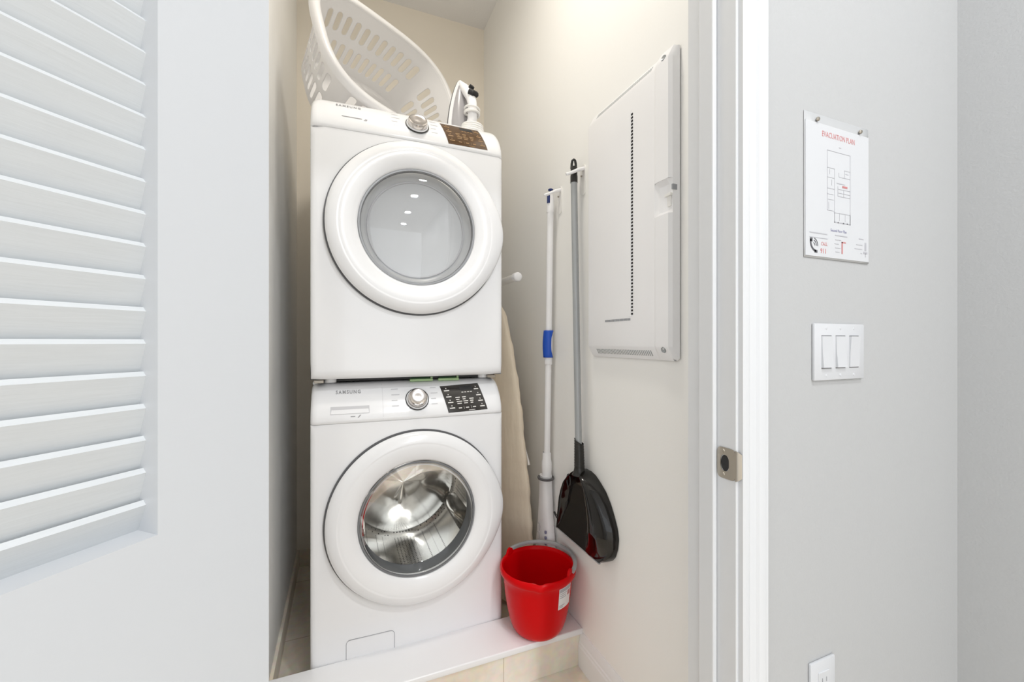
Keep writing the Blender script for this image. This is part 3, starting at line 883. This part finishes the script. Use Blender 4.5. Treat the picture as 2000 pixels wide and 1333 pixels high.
def spray_mop():
    X, k = 0.808, 1.01
    Z = lambda z: CAMZ+(z-CAMZ)*k
    def Y(z): return 1.553 + (1.853-z)*0.030
    t = thing('floor_mop', 'white mop with blue grip and flared body hanging on the wall', 'mop', (X, 1.6, 0.0))
    def col(mb, z0, z1, r0, r1=None, n=18):
        mb.tube([(X, Y(z0), Z(z0)), (X, Y(z1), Z(z1))], [r0, r1 or r0], n)
    m = MB(); col(m, 1.765, 0.73, 0.0135); m.build('pole', M['white_plastic'], t, smooth=50)
    m = MB(); m.lathe([(0.0145, 0.0), (0.0155, 0.012), (0.0155, 0.055), (0.013, 0.075), (0.009, 0.082), (0.0, 0.084)], (X, Y(1.77), Z(1.755)), (0, 0, 1), 20); m.build('top_sleeve', M['white_plastic'], t, smooth=50)
    m = MB(); m.lathe([(0.0, 0.012), (0.008, 0.010), (0.0115, 0.006), (0.010, 0.003), (0.004, 0.002), (0.0035, -0.012)], (X-0.002, Y(1.85)-0.004, Z(1.842)), (0, 0, 1), 16); m.build('top_button', M['navy'], t, smooth=50)
    m = MB(); m.box((X-0.0175, Y(1.80)-0.013, Z(1.792)), (X-0.008, Y(1.80)-0.001, Z(1.826)), 0.001, 1); m.build('hole_liner', M['navy'], t)
    # grip
    m = MB(); col(m, 1.262, 1.155, 0.0165, 0.0165); m.build('grip_core', M['white_plastic'], t, smooth=50)
    m = MB(); P = []
    for i in range(17):
        f = i/16; z = 1.268-0.112*f; spread = 0.35+0.9*(abs(2*f-1))**2.2
        r = []
        for q in range(15):
            a = math.radians(225) + (q/14-0.5)*2*(1.15+0.75*(abs(2*f-1))**3) - 0.35
            rr = 0.0185+0.0035*math.sin(PI*f)
            r.append((X+rr*math.cos(a), Y(z)+rr*math.sin(a), Z(z)))
        P.append(r)
    m.grid(P); m.build('blue_grip', M['blue'], t, smooth=60, solid=(0.003, 1.0))
    m = MB(); m.lathe([(0.0145, 0), (0.0165, 0.003), (0.0165, 0.026), (0.0145, 0.03)], (X, Y(1.13), Z(1.125)), (0, 0, 1), 20); m.build('lower_collar', M['white_plastic'], t, smooth=50)
    m = MB(); m.lathe([(0.0175, 0.105), (0.0185, 0.10), (0.0185, 0.075), (0.0215, 0.065), (0.0225, 0.045), (0.0205, 0.02), (0.0215, -0.002)], (X, Y(0.66), Z(0.652)), (0, 0, 1), 24); m.build('neck', M['white_plastic'], t, smooth=50)
    m = MB(); m.lathe([(0.016, 0.0), (0.033, -0.002), (0.0365, 0.004), (0.0345, 0.009), (0.030, 0.008), (0.021, 0.002)], (X-0.006, Y(0.66)-0.002, Z(0.645)), (0.05, 0, 1), 32); m.build('collar_disc', M['dark_rubber'], t, smooth=50)
    # flared body: elliptical section growing downwards
    P = []
    for z, a, b in ((0.652, 0.024, 0.029), (0.60, 0.0245, 0.0325), (0.52, 0.0255, 0.040), (0.44, 0.0265, 0.052), (0.36, 0.028, 0.066), (0.28, 0.029, 0.076), (0.16, 0.0295, 0.082), (0.06, 0.0295, 0.084)):
        P.append([(X-0.001+a*math.copysign(abs(math.cos(q))**0.8, math.cos(q)), Y(0.55)+0.004+b*math.copysign(abs(math.sin(q))**0.8, math.sin(q)), z) for q in [2*PI*k_/36 for k_ in range(36)]])
    m = MB(); m.grid(P, close_v=True); m.poly(P[0]); m.poly(P[-1]); m.build('body', M['white_plastic'], t, smooth=60)
    m = MB()
    for z in (0.432, 0.409, 0.386):
        m.box((X-0.0305, 1.542, z-0.005), (X-0.024, 1.550, z+0.005))
    m.build('body_marks', M['ink_blue'], t)
    m = MB()
    for zz, yy in ((0.435, 1.600), (0.395, 1.606)):
        m.tube([(X-0.0315, yy+0.010*math.cos(a), zz+0.016*math.sin(a)) for a in [0.6+4.2*k_/12 for k_ in range(13)]], 0.0008, 6)
    m.build('script_mark', M['ink_grey'], t)
    m = MB(); m.box((X-0.029, 1.50, 0.0), (X+0.029, 1.505+0.18, 0.062), 0.010, 3); m.bm.free()
    m = MB(); m.box((X-0.029, 1.527, 0.0), (X+0.029, 1.688, 0.064), 0.008, 3); m.build('mop_head', M['white_plastic'], t)
spray_mop()

def dustpan():
    t = thing('dustpan', 'black long-handled dustpan with grey pole hanging on the closet wall', 'dustpan', (0.81, 1.33, 0.476))
    xp = 0.803
    def Yp(z): return 1.358 - (1.903-z)*0.0335
    m = MB(); m.tube([(xp, Yp(1.83), 1.83), (xp, Yp(0.84), 0.84)], 0.0122, 20); m.build('pole', M['pole_grey'], t, smooth=50)
    # end cap with a hanging loop
    cp = thing_part('end_cap', t, (xp, Yp(1.86), 1.82))
    m = MB(); m.lathe([(0.0135, 0.0), (0.0135, 0.025), (0.0125, 0.027), (0.0125, 0.055), (0.0115, 0.06)], (xp, Yp(1.82), 1.815), (0, 0, 1), 20)
    rt = Vector((0.926, -0.378, 0)); c = Vector((xp, Yp(1.87), 1.872))
    m.tube([c+rt*(-0.0085)+Vector((0, 0, -0.004)), c+rt*(-0.0072)+Vector((0, 0, 0.015)), c+rt*(-0.005)+Vector((0, 0, 0.027)), c+Vector((0, 0, 0.031)), c+rt*0.005+Vector((0, 0, 0.027)), c+rt*0.0072+Vector((0, 0, 0.015)), c+rt*0.0085+Vector((0, 0, -0.004))], 0.0047, 10)
    m.build('cap_loop', M['black_matte'], cp, smooth=50)
    # ribbed grip that joins pole and pan
    m = MB(); pr = []
    zt, zb_ = 0.868, 0.735
    P = []
    for i in range(41):
        f = i/40; z = zt+(zb_-zt)*f
        r = 0.0165+0.003*f+0.009*max(0, (f-0.78)/0.22)**2 + (0.0008 if i % 3 == 0 and f < 0.8 else 0)
        row = []
        for q in range(20):
            a = 2*PI*q/20
            cutz = z
            if i < 6: cutz = z - 0.011*(1-math.cos(a-math.radians(140)))*(1-i/6)
            row.append((xp+0.002+r*1.0*math.cos(a), Yp(z)+r*math.sin(a), cutz))
        P.append(row)
    m.grid(P, close_v=True); m.build('grip', M['black_matte'], t, smooth=40)
    # pan: scoop with raised rolled sides; opening at the lower edge
    zs = [(0.476, 1.508, 1.183), (0.490, 1.508, 1.162), (0.509, 1.506, 1.146), (0.540, 1.502, 1.134), (0.573, 1.496, 1.129), (0.605, 1.488, 1.135), (0.640, 1.472, 1.152), (0.675, 1.450, 1.173), (0.706, 1.415, 1.200), (0.730, 1.380, 1.235), (0.745, 1.350, 1.262), (0.752, 1.325, 1.292)]
    NV, NU = 44, 64
    P = []
    def lerp(z):
        for a, b in zip(zs, zs[1:]):
            if a[0] <= z <= b[0]:
                f = (z-a[0])/(b[0]-a[0]); return a[1]+(b[1]-a[1])*f, a[2]+(b[2]-a[2])*f
        return zs[-1][1], zs[-1][2]
    for j in range(NV+1):
        v = j/NV; z = 0.476+(0.752-0.476)*v
        y0, y1 = lerp(z)
        row = []
        for i in range(NU+1):
            u = i/NU                                       # 0 = far side (+Y), 1 = near side
            hl = 0.036; hr = 0.057
            wl, wr = 0.15, 0.46
            el = math.sin(PI*min(1, u/wl))**0.8*hl if u < wl else 0
            ur = (1-u)/wr
            er = math.sin(PI*min(1, ur**0.85))**0.75*hr*(0.62+0.38*min(1, v*3.0)) if ur < 1 else 0
            mid = 0.010+0.024*max(0, 1-v/0.45)**1.2+0.034*max(0, (v-0.72)/0.28)**1.3*math.sin(PI*max(0.0, min(1, u)))
            k = min(1, u/0.06, (1-u)/0.02)
            x = 0.836 - max(el, er, mid*k) - 0.002
            if v > 0.97: x = 0.836-(0.836-x)*(1-0.5*(v-0.97)/0.03)
            row.append((x, y0+(y1-y0)*u, z))
        P.append(row)
    m = MB(); m.grid(P); m.grid([[(0.838, p[1], p[2]) for p in r] for r in (P[0], P[NV//3], P[2*NV//3], P[-1])])
    m.grid([P[0], [(0.838, p[1], p[2]) for p in P[0]]])
    m.grid([P[-1], [(0.838, p[1], p[2]) for p in P[-1]]])
    m.grid([[r[0] for r in P], [(0.838, r[0][1], r[0][2]) for r in P]])
    m.grid([[r[-1] for r in P], [(0.838, r[-1][1], r[-1][2]) for r in P]])
    m.build('pan', M['black'], t, smooth=60)
    # grey lip along the opening
    m = MB(); m.box((0.7985, 1.186, 0.4725), (0.806, 1.508, 0.4765), 0.001, 1); m.build('rubber_lip', M['handle_grey'], t)
    m = MB(); m.box((0.806, 1.40, 0.516), (0.812, 1.512, 0.520), 0.001, 1); m.bm.free()
    # raised bar at the far lower corner
    m = MB(); m.tube([(0.800, 1.506, 0.530), (0.804, 1.488, 0.512), (0.812, 1.455, 0.508), (0.822, 1.405, 0.506)], [0.004, 0.0045, 0.004, 0.003], 10); m.build('side_bar', M['black'], t, smooth=60)
    # round boss where the pole meets the pan
    m = MB(); m.tube([(0.806, 1.398+0.013*math.cos(a), 0.690+0.022*math.sin(a)) for a in [2*PI*k_/24 for k_ in range(24)]], 0.004, 8, close=True); m.build('boss', M['black'], t, smooth=60)
dustpan()

# ------------------------------------------------------------------ electrical panel cover on the closet wall
def electrical_panel():
    y0, y1, z0, z1, xf = 0.862, 1.279, 1.170, 2.021, 0.808
    t = thing('electrical_panel', 'white plastic electrical panel cover on the right closet wall', 'electrical panel', (XR, 1.07, z0))
    m = MB(); m.box((0.832, y0+0.004, z0+0.006), (XR, y1-0.004, z1-0.006), 0.002, 1); m.build('back_box', M['white_plastic_warm'], t)
    # cover: flat face with broad chamfers top and bottom and a raised strip along the near edge
    ys = [y0, y0+0.003, y0+0.010, y0+0.052, y0+0.062, y0+0.070, y1-0.014, y1-0.004, y1]
    dx = [0.022, 0.006, -0.003, -0.004, -0.002, 0.004, 0.004, 0.007, 0.020]
    zz = [z0, z0+0.006, z0+0.034, z0+0.040, z0+0.15, 1.558, 1.566, 1.660, 1.668, z1-0.15, z1-0.040, z1-0.034, z1-0.006, z1]
    dz = [0.021, 0.0165, 0.0012, 0, 0, 0, 0, 0, 0, 0, 0, 0.0012, 0.0165, 0.021]
    P = []
    for z, d_ in zip(zz, dz):
        P.append([(min(0.834, xf+a+d_*(1 if a > 0 else 1)), y + (0.010 if (k in (0, 1) and (z < z0+0.003 or z > z1-0.003)) else 0) - (0.010 if (k in (7, 8) and (z < z0+0.003 or z > z1-0.003)) else 0), z) for k, (y, a) in enumerate(zip(ys, dx))])
    m = MB(); m.grid(P)
    # close to the back
    def ring(pts): m.grid([pts, [(0.836, p[1], p[2]) for p in pts]])
    ring(P[0]); ring(P[-1]); ring([r[0] for r in P]); ring([r[-1] for r in P])
    # cut the finger recess
    bm = m.bm
    kill = [f for f in bm.faces if all(1.557 < v.co.z < 1.669 and y0+0.002 < v.co.y < y0+0.071 and v.co.x < 0.82 for v in f.verts)
            and f.calc_center_median().z > 1.567 and f.calc_center_median().z < 1.659]
    bmesh.ops.delete(bm, geom=kill, context='FACES')
    m.build('cover', M['white_plastic'], t, smooth=25)
    # recess bowl
    m = MB(); P = []
    for j in range(9):
        z = 1.566+(1.660-1.566)*j/8; f = j/8
        row = []
        for i in range(13):
            u = i/12; y = y0+0.003+0.067*u
            bowl = 0.016*math.sin(PI*u)**0.6*(1 if 0 < j < 8 else 0)
            base = 0.808 + (0.006*(1-min(1, u/0.1)) if u < 0.1 else (-0.003 if u < 0.8 else -0.003+0.007*(u-0.8)/0.2))
            row.append((base+bowl, y, z))
        P.append(row)
    m.grid(P); m.build('finger_recess', M['white_plastic'], t, smooth=40)
    m = MB(); m.box((0.812, y0+0.008, 1.585), (0.818, y0+0.022, 1.622), 0.001, 1); m.box((0.806, y0+0.003, 1.612), (0.815, y0+0.026, 1.619), 0.001, 1); m.build('latch', M['white_plastic_warm'], t)
    m = MB(); m.box((0.811, y0-0.0005, 1.627), (0.826, y0+0.004, 1.641)); m.build('latch_slot', M['shadow_grey'], t)
    # vents
    def vx(h): return xf+0.004+0.0165-(0.0153)*(h-0.006)/0.028
    m = MB()
    for k in range(60):
        z = 1.306+0.603*k/59; m.box((xf+0.0025, 1.0255, z-0.0026), (xf+0.0046, 1.0330, z+0.0026))
    m.build('vent_holes', M['dark'], t, smooth=0)
    m = MB(); m.box((xf+0.0016, 1.0275-0.002, 1.296), (xf+0.0034, 1.0275+0.0165, 1.924), 0.0008, 1)
    m.bm.free(); m = MB()
    m.box((xf+0.0022, 1.034, 1.298), (xf+0.0045, 1.044, 1.924), 0.0009, 1); m.build('vent_rib', M['white_plastic'], t)
    m = MB()
    for k in range(19):
        y = 1.040+0.125*k/18; m.box((xf+0.0025, y-0.002, 1.2865), (xf+0.0046, y+0.002, 1.2935))
    m.build('vent_holes', M['shadow_grey'], t, smooth=0)
    m = MB()
    for k in range(34):
        y = 0.955+0.27*k/33
        m.prism([(vx(h)-0.0006, y-0.0018, z0+h) for h in (0.011, 0.027)]+[(vx(h)+0.002, y-0.0018, z0+h) for h in (0.027, 0.011)], (0, 0.0036, 0))
    m.build('vent_holes', M['pole_grey'], t, smooth=0)
    m = MB()
    for k in range(34):
        y = 0.955+0.27*k/33
        m.prism([(vx(h)-0.0006, y-0.0018, z1-h) for h in (0.011, 0.027)]+[(vx(h)+0.002, y-0.0018, z1-h) for h in (0.027, 0.011)], (0, 0.0036, 0))
    m.build('vent_holes', M['pole_grey'], t, smooth=0)
    for z in (z0+0.030, z1-0.030):
        m = MB(); m.lathe([(0.0, 0.0006), (0.004, 0.001), (0.0075, 0.003), (0.009, 0.0005)], (xf+0.0005, y0+0.030, z), (-1, 0, 0.3 if z > 1.5 else -0.3), 20); m.build('screw', M['pole_grey'], t)
electrical_panel()
m = MB(); m.lathe([(0.0, 0.002), (0.003, 0.0015), (0.004, 0.0)], (XR, 0.885, 1.37), (-1, 0, 0), 12)
tag(m.build('screw', M['brown_wood']), 'tiny brown screw head in the closet wall between panel and door frame', 'screw')

# ------------------------------------------------------------------ bucket on the sill board
def bucket():
    c = Vector((0.686, 1.424, 0.1435))
    t = thing('bucket', 'red plastic mop bucket with grey handle standing on the white sill board', 'bucket', c)
    prof = [(0.0, 0.004), (0.070, 0.004), (0.076, 0.0), (0.084, 0.003), (0.092, 0.011), (0.0995, 0.024), (0.108, 0.05), (0.1165, 0.09), (0.1235, 0.135), (0.1285, 0.185), (0.1315, 0.213), (0.1345, 0.216), (0.1385, 0.213), (0.1425, 0.219), (0.1435, 0.229), (0.141, 0.238), (0.136, 0.241), (0.131, 0.237), (0.129, 0.225), (0.126, 0.185), (0.121, 0.135), (0.114, 0.09), (0.105, 0.05), (0.090, 0.022), (0.070, 0.010), (0.0, 0.009)]
    n = 96; P = []
    sp = math.radians(-112)
    for r, h in prof:
        row = []
        for k in range(n):
            a = 2*PI*k/n
            d = math.exp(-(((a-sp+PI) % (2*PI)-PI)/0.10)**2)
            rr = r + (0.004*d if h > 0.2 else 0); hh = h-(0.004*d if h > 0.2 else 0)
            row.append(c+Vector((rr*math.cos(a), rr*math.sin(a), hh)))
        P.append(row)
    m = MB(); m.grid(P, close_v=True)
    for a in (math.radians(120), math.radians(-55)):
        e = Vector((math.cos(a), math.sin(a), 0)); f = Vector((-e.y, e.x, 0))
        q = c+e*0.1385+Vector((0, 0, 0.243))
        m.prism([q+f*x+Vector((0, 0, z)) for x, z in ((-0.022, -0.012), (0.022, -0.012), (0.012, 0.010), (0.004, 0.015), (-0.004, 0.015), (-0.012, 0.010))], -e*0.009)
    m.build('pail', M['red'], t, smooth=45)
    # handle folded down on the back of the rim
    path = []; 
    for k in range(41):
        f = k/40; a = math.radians(116-168*f)
        path.append(c+Vector((0.1395*math.cos(a), 0.1395*math.sin(a), 0.246+0.010*math.sin(PI*f))))
    m = MB(); P = []
    for i, p in enumerate(path):
        e = Vector((p.x-c.x, p.y-c.y, 0)).normalized(); u = Vector((0, 0, 1))
        wd = 0.0115 if 3 < i < 37 else 0.009
        sec = [(-0.0055, -0.004), (0.0045, -0.006), (0.0065, -0.002), (0.0065, 0.004), (0.003, 0.0075), (-0.003, 0.0075), (-0.0055, 0.004)]
        P.append([p+e*a*1.2+u*b for a, b in sec])
    m.grid(P, close_v=True); m.poly(P[0]); m.poly(P[-1]); m.build('handle', M['handle_grey'], t, smooth=50)
    # price sticker
    def surf(a, h, off=0.0007):
        for (r0, h0), (r1, h1) in zip(prof[2:11], prof[3:12]):
            if h0 <= h <= h1:
                r = r0+(r1-r0)*(h-h0)/(h1-h0) + off; return c+Vector((r*math.cos(a), r*math.sin(a), h))
    st = thing_part('sticker', t, surf(math.radians(-63), 0.165))
    def patch(a0, a1, h0, h1, off, nu=8, nv=3):
        mm = MB(); mm.grid([[surf(math.radians(a0+(a1-a0)*i/nu), h0+(h1-h0)*j/nv, off) for i in range(nu+1)] for j in range(nv+1)]); return mm
    A0, A1 = -80, -49
    patch(A0, A1, 0.128, 0.205, 0.0006).build('sticker_paper', M['sticker'], st)
    mm = patch(A0+1, A1-1, 0.190, 0.203, 0.0010)
    mm.build('sticker_header', M['ink_grey'], st)
    for rows in (((0.183, -62), (0.176, -65), (0.169, -64)), ((0.140, -66), (0.134, -70))):
        mm = MB()
        for h, b in rows:
            q = patch(A0+2, b, h, h+0.0032, 0.0010, 4, 1); mm.merge(q); q.bm.free()
        mm.build('sticker_lettering', M['ink_grey'], st)
    patch(-60, -52, 0.168, 0.186, 0.0011, 3, 2).build('sticker_picture', M['ink_red'], st)
bucket()

# ------------------------------------------------------------------ evacuation plan on the hall wall
def evacuation_plan():
    t = thing('evacuation_plan', 'laminated evacuation plan sheet pinned to the hall wall above the light switch', 'poster', (0.975, YW, 1.396))
    yf = YW-0.0012
    def rect(mb, x0, x1, z0, z1, y=yf-0.0004, d=0.0003):
        mb.box((x0, y-d, z0), (x1, y, z1))
    m = MB(); P = []
    for j in range(9):
        z = 1.3945+(1.692-1.3945)*j/8
        P.append([(0.866+(1.081-0.866)*i/8, yf-0.0015*(1-j/8)*(i/8)*0.6, z) for i in range(9)])
    m.grid(P); m.build('laminate', M['laminate'], t, solid=(0.0006, 0))
    m = MB(); m.box((0.868, yf-0.0022, 1.398), (1.079, yf-0.0007, 1.673)); m.build('paper', M['paper'], t, smooth=0)
    y2 = yf-0.0023
    def T(s, size, x, z, mt, name, align='LEFT', bold=0.0, sx=1.0):
        q = text_mb(s, size, (x, y2, z), (1, 0, 0), (0, 0, 1), 0.0004, align, bold, 1.0, sx); q.build(name, M[mt], t, smooth=0)
    T('EVACUATION PLAN', 0.0165, 0.974, 1.648, 'ink_red', 'title', 'CENTER', 0.0, 0.74)
    T('Second Floor Plan', 0.0085, 0.974, 1.4535, 'ink_blue', 'caption', 'CENTER', 0.0, 0.86)
    T('CALL', 0.0105, 0.916, 1.4215, 'ink_red', 'call_text', 'LEFT', 0.0, 0.85)
    T('911', 0.0140, 0.914, 1.4055, 'ink_red', 'call_number', 'LEFT', 0.0002, 0.95)
    # floor plan
    m = MB(); l = 0.00045
    def hl(x0, x1, z, w=l): rect(m, x0, x1, z-w, z+w, y2)
    def vl(x, z0, z1, w=l): rect(m, x-w, x+w, z0, z1, y2)
    X0, X1, XM = 0.936, 1.013, 0.960
    hl(X0, X1, 1.622); vl(X0, 1.497, 1.622); vl(X1, 1.473, 1.622)
    hl(X0, XM, 1.586); hl(X0, XM, 1.566); hl(X0, XM, 1.543); hl(X0, XM-0.004, 1.531); hl(X0+0.003, XM-0.003, 1.520); hl(X0, XM, 1.497)
    vl(XM, 1.473, 1.586, 0.0003); vl(X0+0.008, 1.573, 1.583); vl(X0+0.015, 1.550, 1.562); vl(X0+0.005, 1.500, 1.514)
    hl(X1-0.038, X1, 1.571); vl(X1-0.038, 1.571, 1.580); vl(X1-0.02, 1.571, 1.587); hl(X1-0.02, X1, 1.587); hl(X1-0.016, X1-0.006, 1.580)
    hl(X1-0.042, X1, 1.545); hl(X1-0.042, X1, 1.537); vl(X1-0.042, 1.530, 1.551); hl(X1-0.042, X1, 1.530); vl(X1-0.022, 1.530, 1.545); hl(X1-0.046, X1-0.018, 1.557, 0.0008)
    hl(XM-0.002, X1, 1.494); hl(XM, X1, 1.474, 0.0010); vl(XM, 1.474, 1.494); vl(X1, 1.474, 1.494); vl(0.976, 1.478, 1.494, 0.0003); vl(0.996, 1.478, 1.494, 0.0003)
    for x in (XM, 0.972, 0.990, 1.003, X1): rect(m, x-0.0015, x+0.0015, 1.4725, 1.4755, y2)
    m.build('floor_plan', M['ink_grey'], t, smooth=0)
    m = MB(); rect(m, 0.986, 1.003, 1.5495, 1.5535, y2-0.0002); m.build('you_are_here_mark', M['ink_red'], t, smooth=0)
    # small print, as grey lines
    def lines(*rs):
        m = MB()
        for r in rs: rect(m, *r, y2)
        m.build('lettering', M['ink_grey'], t, smooth=0)
    lines((0.975, 0.982, 1.6325, 1.6335))
    lines((0.880, 0.936, 1.4445, 1.4465), (0.880, 0.937, 1.4355, 1.4368))
    lines((0.962, 1.003, 1.4455, 1.4475), *[(p, q, 1.4365-i*0.0085, 1.4378-i*0.0085) for i, (p, q) in enumerate(((0.962, 0.982), (0.960, 0.974), (0.962, 0.980), (0.963, 0.977)))])
    lines((1.044, 1.060, 1.4455, 1.4475), (1.034, 1.056, 1.4325, 1.4338), (1.029, 1.055, 1.4235, 1.4248), (1.050, 1.055, 1.4145, 1.4158))
    m = MB(); rect(m, 0.9835, 0.9875, 1.409, 1.434, y2); rect(m, 0.9835, 0.998, 1.432, 1.4345, y2); m.build('route_key', M['ink_red'], t, smooth=0)
    m = MB(); rect(m, 1.060, 1.074, 1.415, 1.4195, y2); rect(m, 1.066, 1.0685, 1.408, 1.416, y2); rect(m, 1.0645, 1.070, 1.4215, 1.440, y2); m.build('alarm_icon', M['ink_grey'], t, smooth=0)
    m = MB()
    # handset with sound waves
    c = Vector((0.897, y2, 1.421))
    pts = []
    def arc(cx, cz, r, a0, a1, n=10): return [(cx+r*math.cos(math.radians(a0+(a1-a0)*k/n)), cz+r*math.sin(math.radians(a0+(a1-a0)*k/n))) for k in range(n+1)]
    o_ = arc(0.902, 1.427, 0.021, 165, 265) ; i_ = arc(0.902, 1.427, 0.0165, 262, 168)
    m.prism([(x, y2, z) for x, z in o_+i_], (0, -0.0003, 0))
    rect(m, 0.881, 0.889, 1.427, 1.4345, y2); rect(m, 0.895, 0.9045, 1.405, 1.4105, y2)
    for r in (0.006, 0.011, 0.0155):
        a = arc(0.891, 1.420, r, -5, 75, 8); b = arc(0.891, 1.420, r-0.0017, 75, -5, 8)
        m.prism([(x, y2, z) for x, z in a+b], (0, -0.0003, 0))
    m.build('phone_icon', M['ink_dark'], t, smooth=0)
    for x, z, lab in ((0.9035, 1.679, 'small dark pin at the upper left corner of the evacuation plan'), (1.0465, 1.6795, 'small dark pin at the upper right corner of the evacuation plan')):
        q = MB(); q.lathe([(0.0, 0.0062), (0.0032, 0.0058), (0.0044, 0.004), (0.0040, 0.0018), (0.002, 0.0012), (0.002, 0.0)], (x, yf-0.0008, z), (0, -1, 0), 18)
        tag(q.build('pushpin', M['steel_dull']), lab, 'pin', 'pins of the evacuation plan')
evacuation_plan()

# ------------------------------------------------------------------ switch plate and outlet
def switch_plate():
    x0, x1, z0, z1 = 0.891, 1.058, 1.142, 1.260
    t = thing('light_switch', 'white plate with three rocker switches on the hall wall under the evacuation plan', 'light switch', (0.975, YW, z0))
    m = MB(); m.box((x0, YW-0.0065, z0), (x1, YW, z1), 0.0025, 2); m.build('plate', M['plate'], t)
    for k in range(3):
        xc = 0.9285+0.046*k
        r = thing_part('rocker', t, (xc, YW-0.006, 1.201))
        m = MB(); m.box((xc-0.0160, YW-0.0069, 1.1665), (xc+0.0160, YW-0.004, 1.2352)); m.build('rocker_gap', M['gap_grey'], r)
        up = (1, 1, -1)[k]
        m = MB()
        pr = [(-0.0325, 0.0), (-0.0325, 0.0055 if up > 0 else 0.0022), (0.0, 0.0030), (0.0325, 0.0022 if up > 0 else 0.0052), (0.0325, 0.0)]
        m.prism([(xc-0.0162, YW-0.0062-b, 1.201+a) for a, b in pr], (0.0324, 0, 0)); m.build('rocker_face', M['plate'], r, smooth=15)
        for z in (1.250, 1.152):
            m = MB(); m.lathe([(0.0, 0.001), (0.0025, 0.0008), (0.003, 0.0)], (xc, YW-0.0064, z), (0, -1, 0), 12); m.build('screw', M['plate'], t)
switch_plate()
def outlet():
    x0, x1, z0, z1 = 0.880, 0.958, 0.452, 0.566
    t = thing('power_outlet', 'white power outlet low on the hall wall below the light switch', 'outlet', (0.919, YW, z0))
    m = MB(); m.box((x0, YW-0.0065, z0), (x1, YW, z1), 0.0025, 2); m.build('plate', M['plate'], t)
    m = MB(); m.box((0.902, YW-0.0085, 0.474), (0.936, YW-0.005, 0.544), 0.001, 1); m.build('receptacle', M['plate'], t)
    m = MB()
    for z in (0.527, 0.491):
        for x in (0.9125, 0.9255): m.box((x-0.0012, YW-0.0088, z-0.0045), (x+0.0012, YW-0.008, z+0.0045))
        m.lathe([(0.0, 0.0003), (0.0024, 0.0)], (0.919, YW-0.0086, z-0.011), (0, -1, 0), 12)
    m.build('slots', M['shadow_grey'], t)
outlet()

# ------------------------------------------------------------------ strike plate on the jamb
def strike_plate():
    t = thing('strike_plate', 'dull nickel strike plate on the right door jamb', 'strike plate', (XJ, 0.58, 0.99))
    z0, z1 = 0.962, 1.021; zc = 0.991
    m = MB()
    y_in, y_out = 0.6005, 0.5595
    hole = [(0.583+0.0095*math.copysign(abs(math.cos(a))**0.7, math.cos(a)), zc+0.0155*math.copysign(abs(math.sin(a))**0.7, math.sin(a))) for a in [2*PI*k/32 for k in range(32)]]
    outer = []
    for k in range(32):
        a = 2*PI*k/32; c, s = math.cos(a), math.sin(a)
        outer.append((0.580+0.0205*math.copysign(abs(c)**0.35, c), zc+0.0295*math.copysign(abs(s)**0.35, s)))
    xs = XJ-0.0016
    P = [[(xs, y, z) for y, z in hole], [(xs, y, z) for y, z in outer], [(XJ, y, z) for y, z in outer]]
    m.grid([[(XJ+0.0, y, z) for y, z in hole]]+P, close_v=True)
    # curved lip wrapping round the front edge
    P = []
    for i in range(9):
        f = i/8
        y = 0.5605-0.012*f-0.0; x = xs+0.010*f**2
        hz = 0.0285*math.sqrt(max(0.0, 1-(0.80*f)**2))
        P.append([(x, y, zc-hz+2*hz*j/8) for j in range(9)])
    m.grid(P)
    m.build('plate', M['steel_dull'], t, smooth=40, recalc=True)
    m = MB(); m.lathe([(0.0155, 0.0), (0.0, 0.0)], (XJ-0.0004, 0.583, zc), (-1, 0, 0), 24); 
    for v in m.bm.verts: v.co.y = 0.583+(v.co.y-0.583)*0.6
    m.build('latch_hole', M['dark'], t)
    for z in (z0+0.007, z1-0.007):
        m = MB(); m.lathe([(0.0, 0.0012), (0.0028, 0.001), (0.0034, 0.0)], (xs, 0.586, z), (-1, 0, 0), 14); m.build('screw', M['steel_dull'], t)
strike_plate()
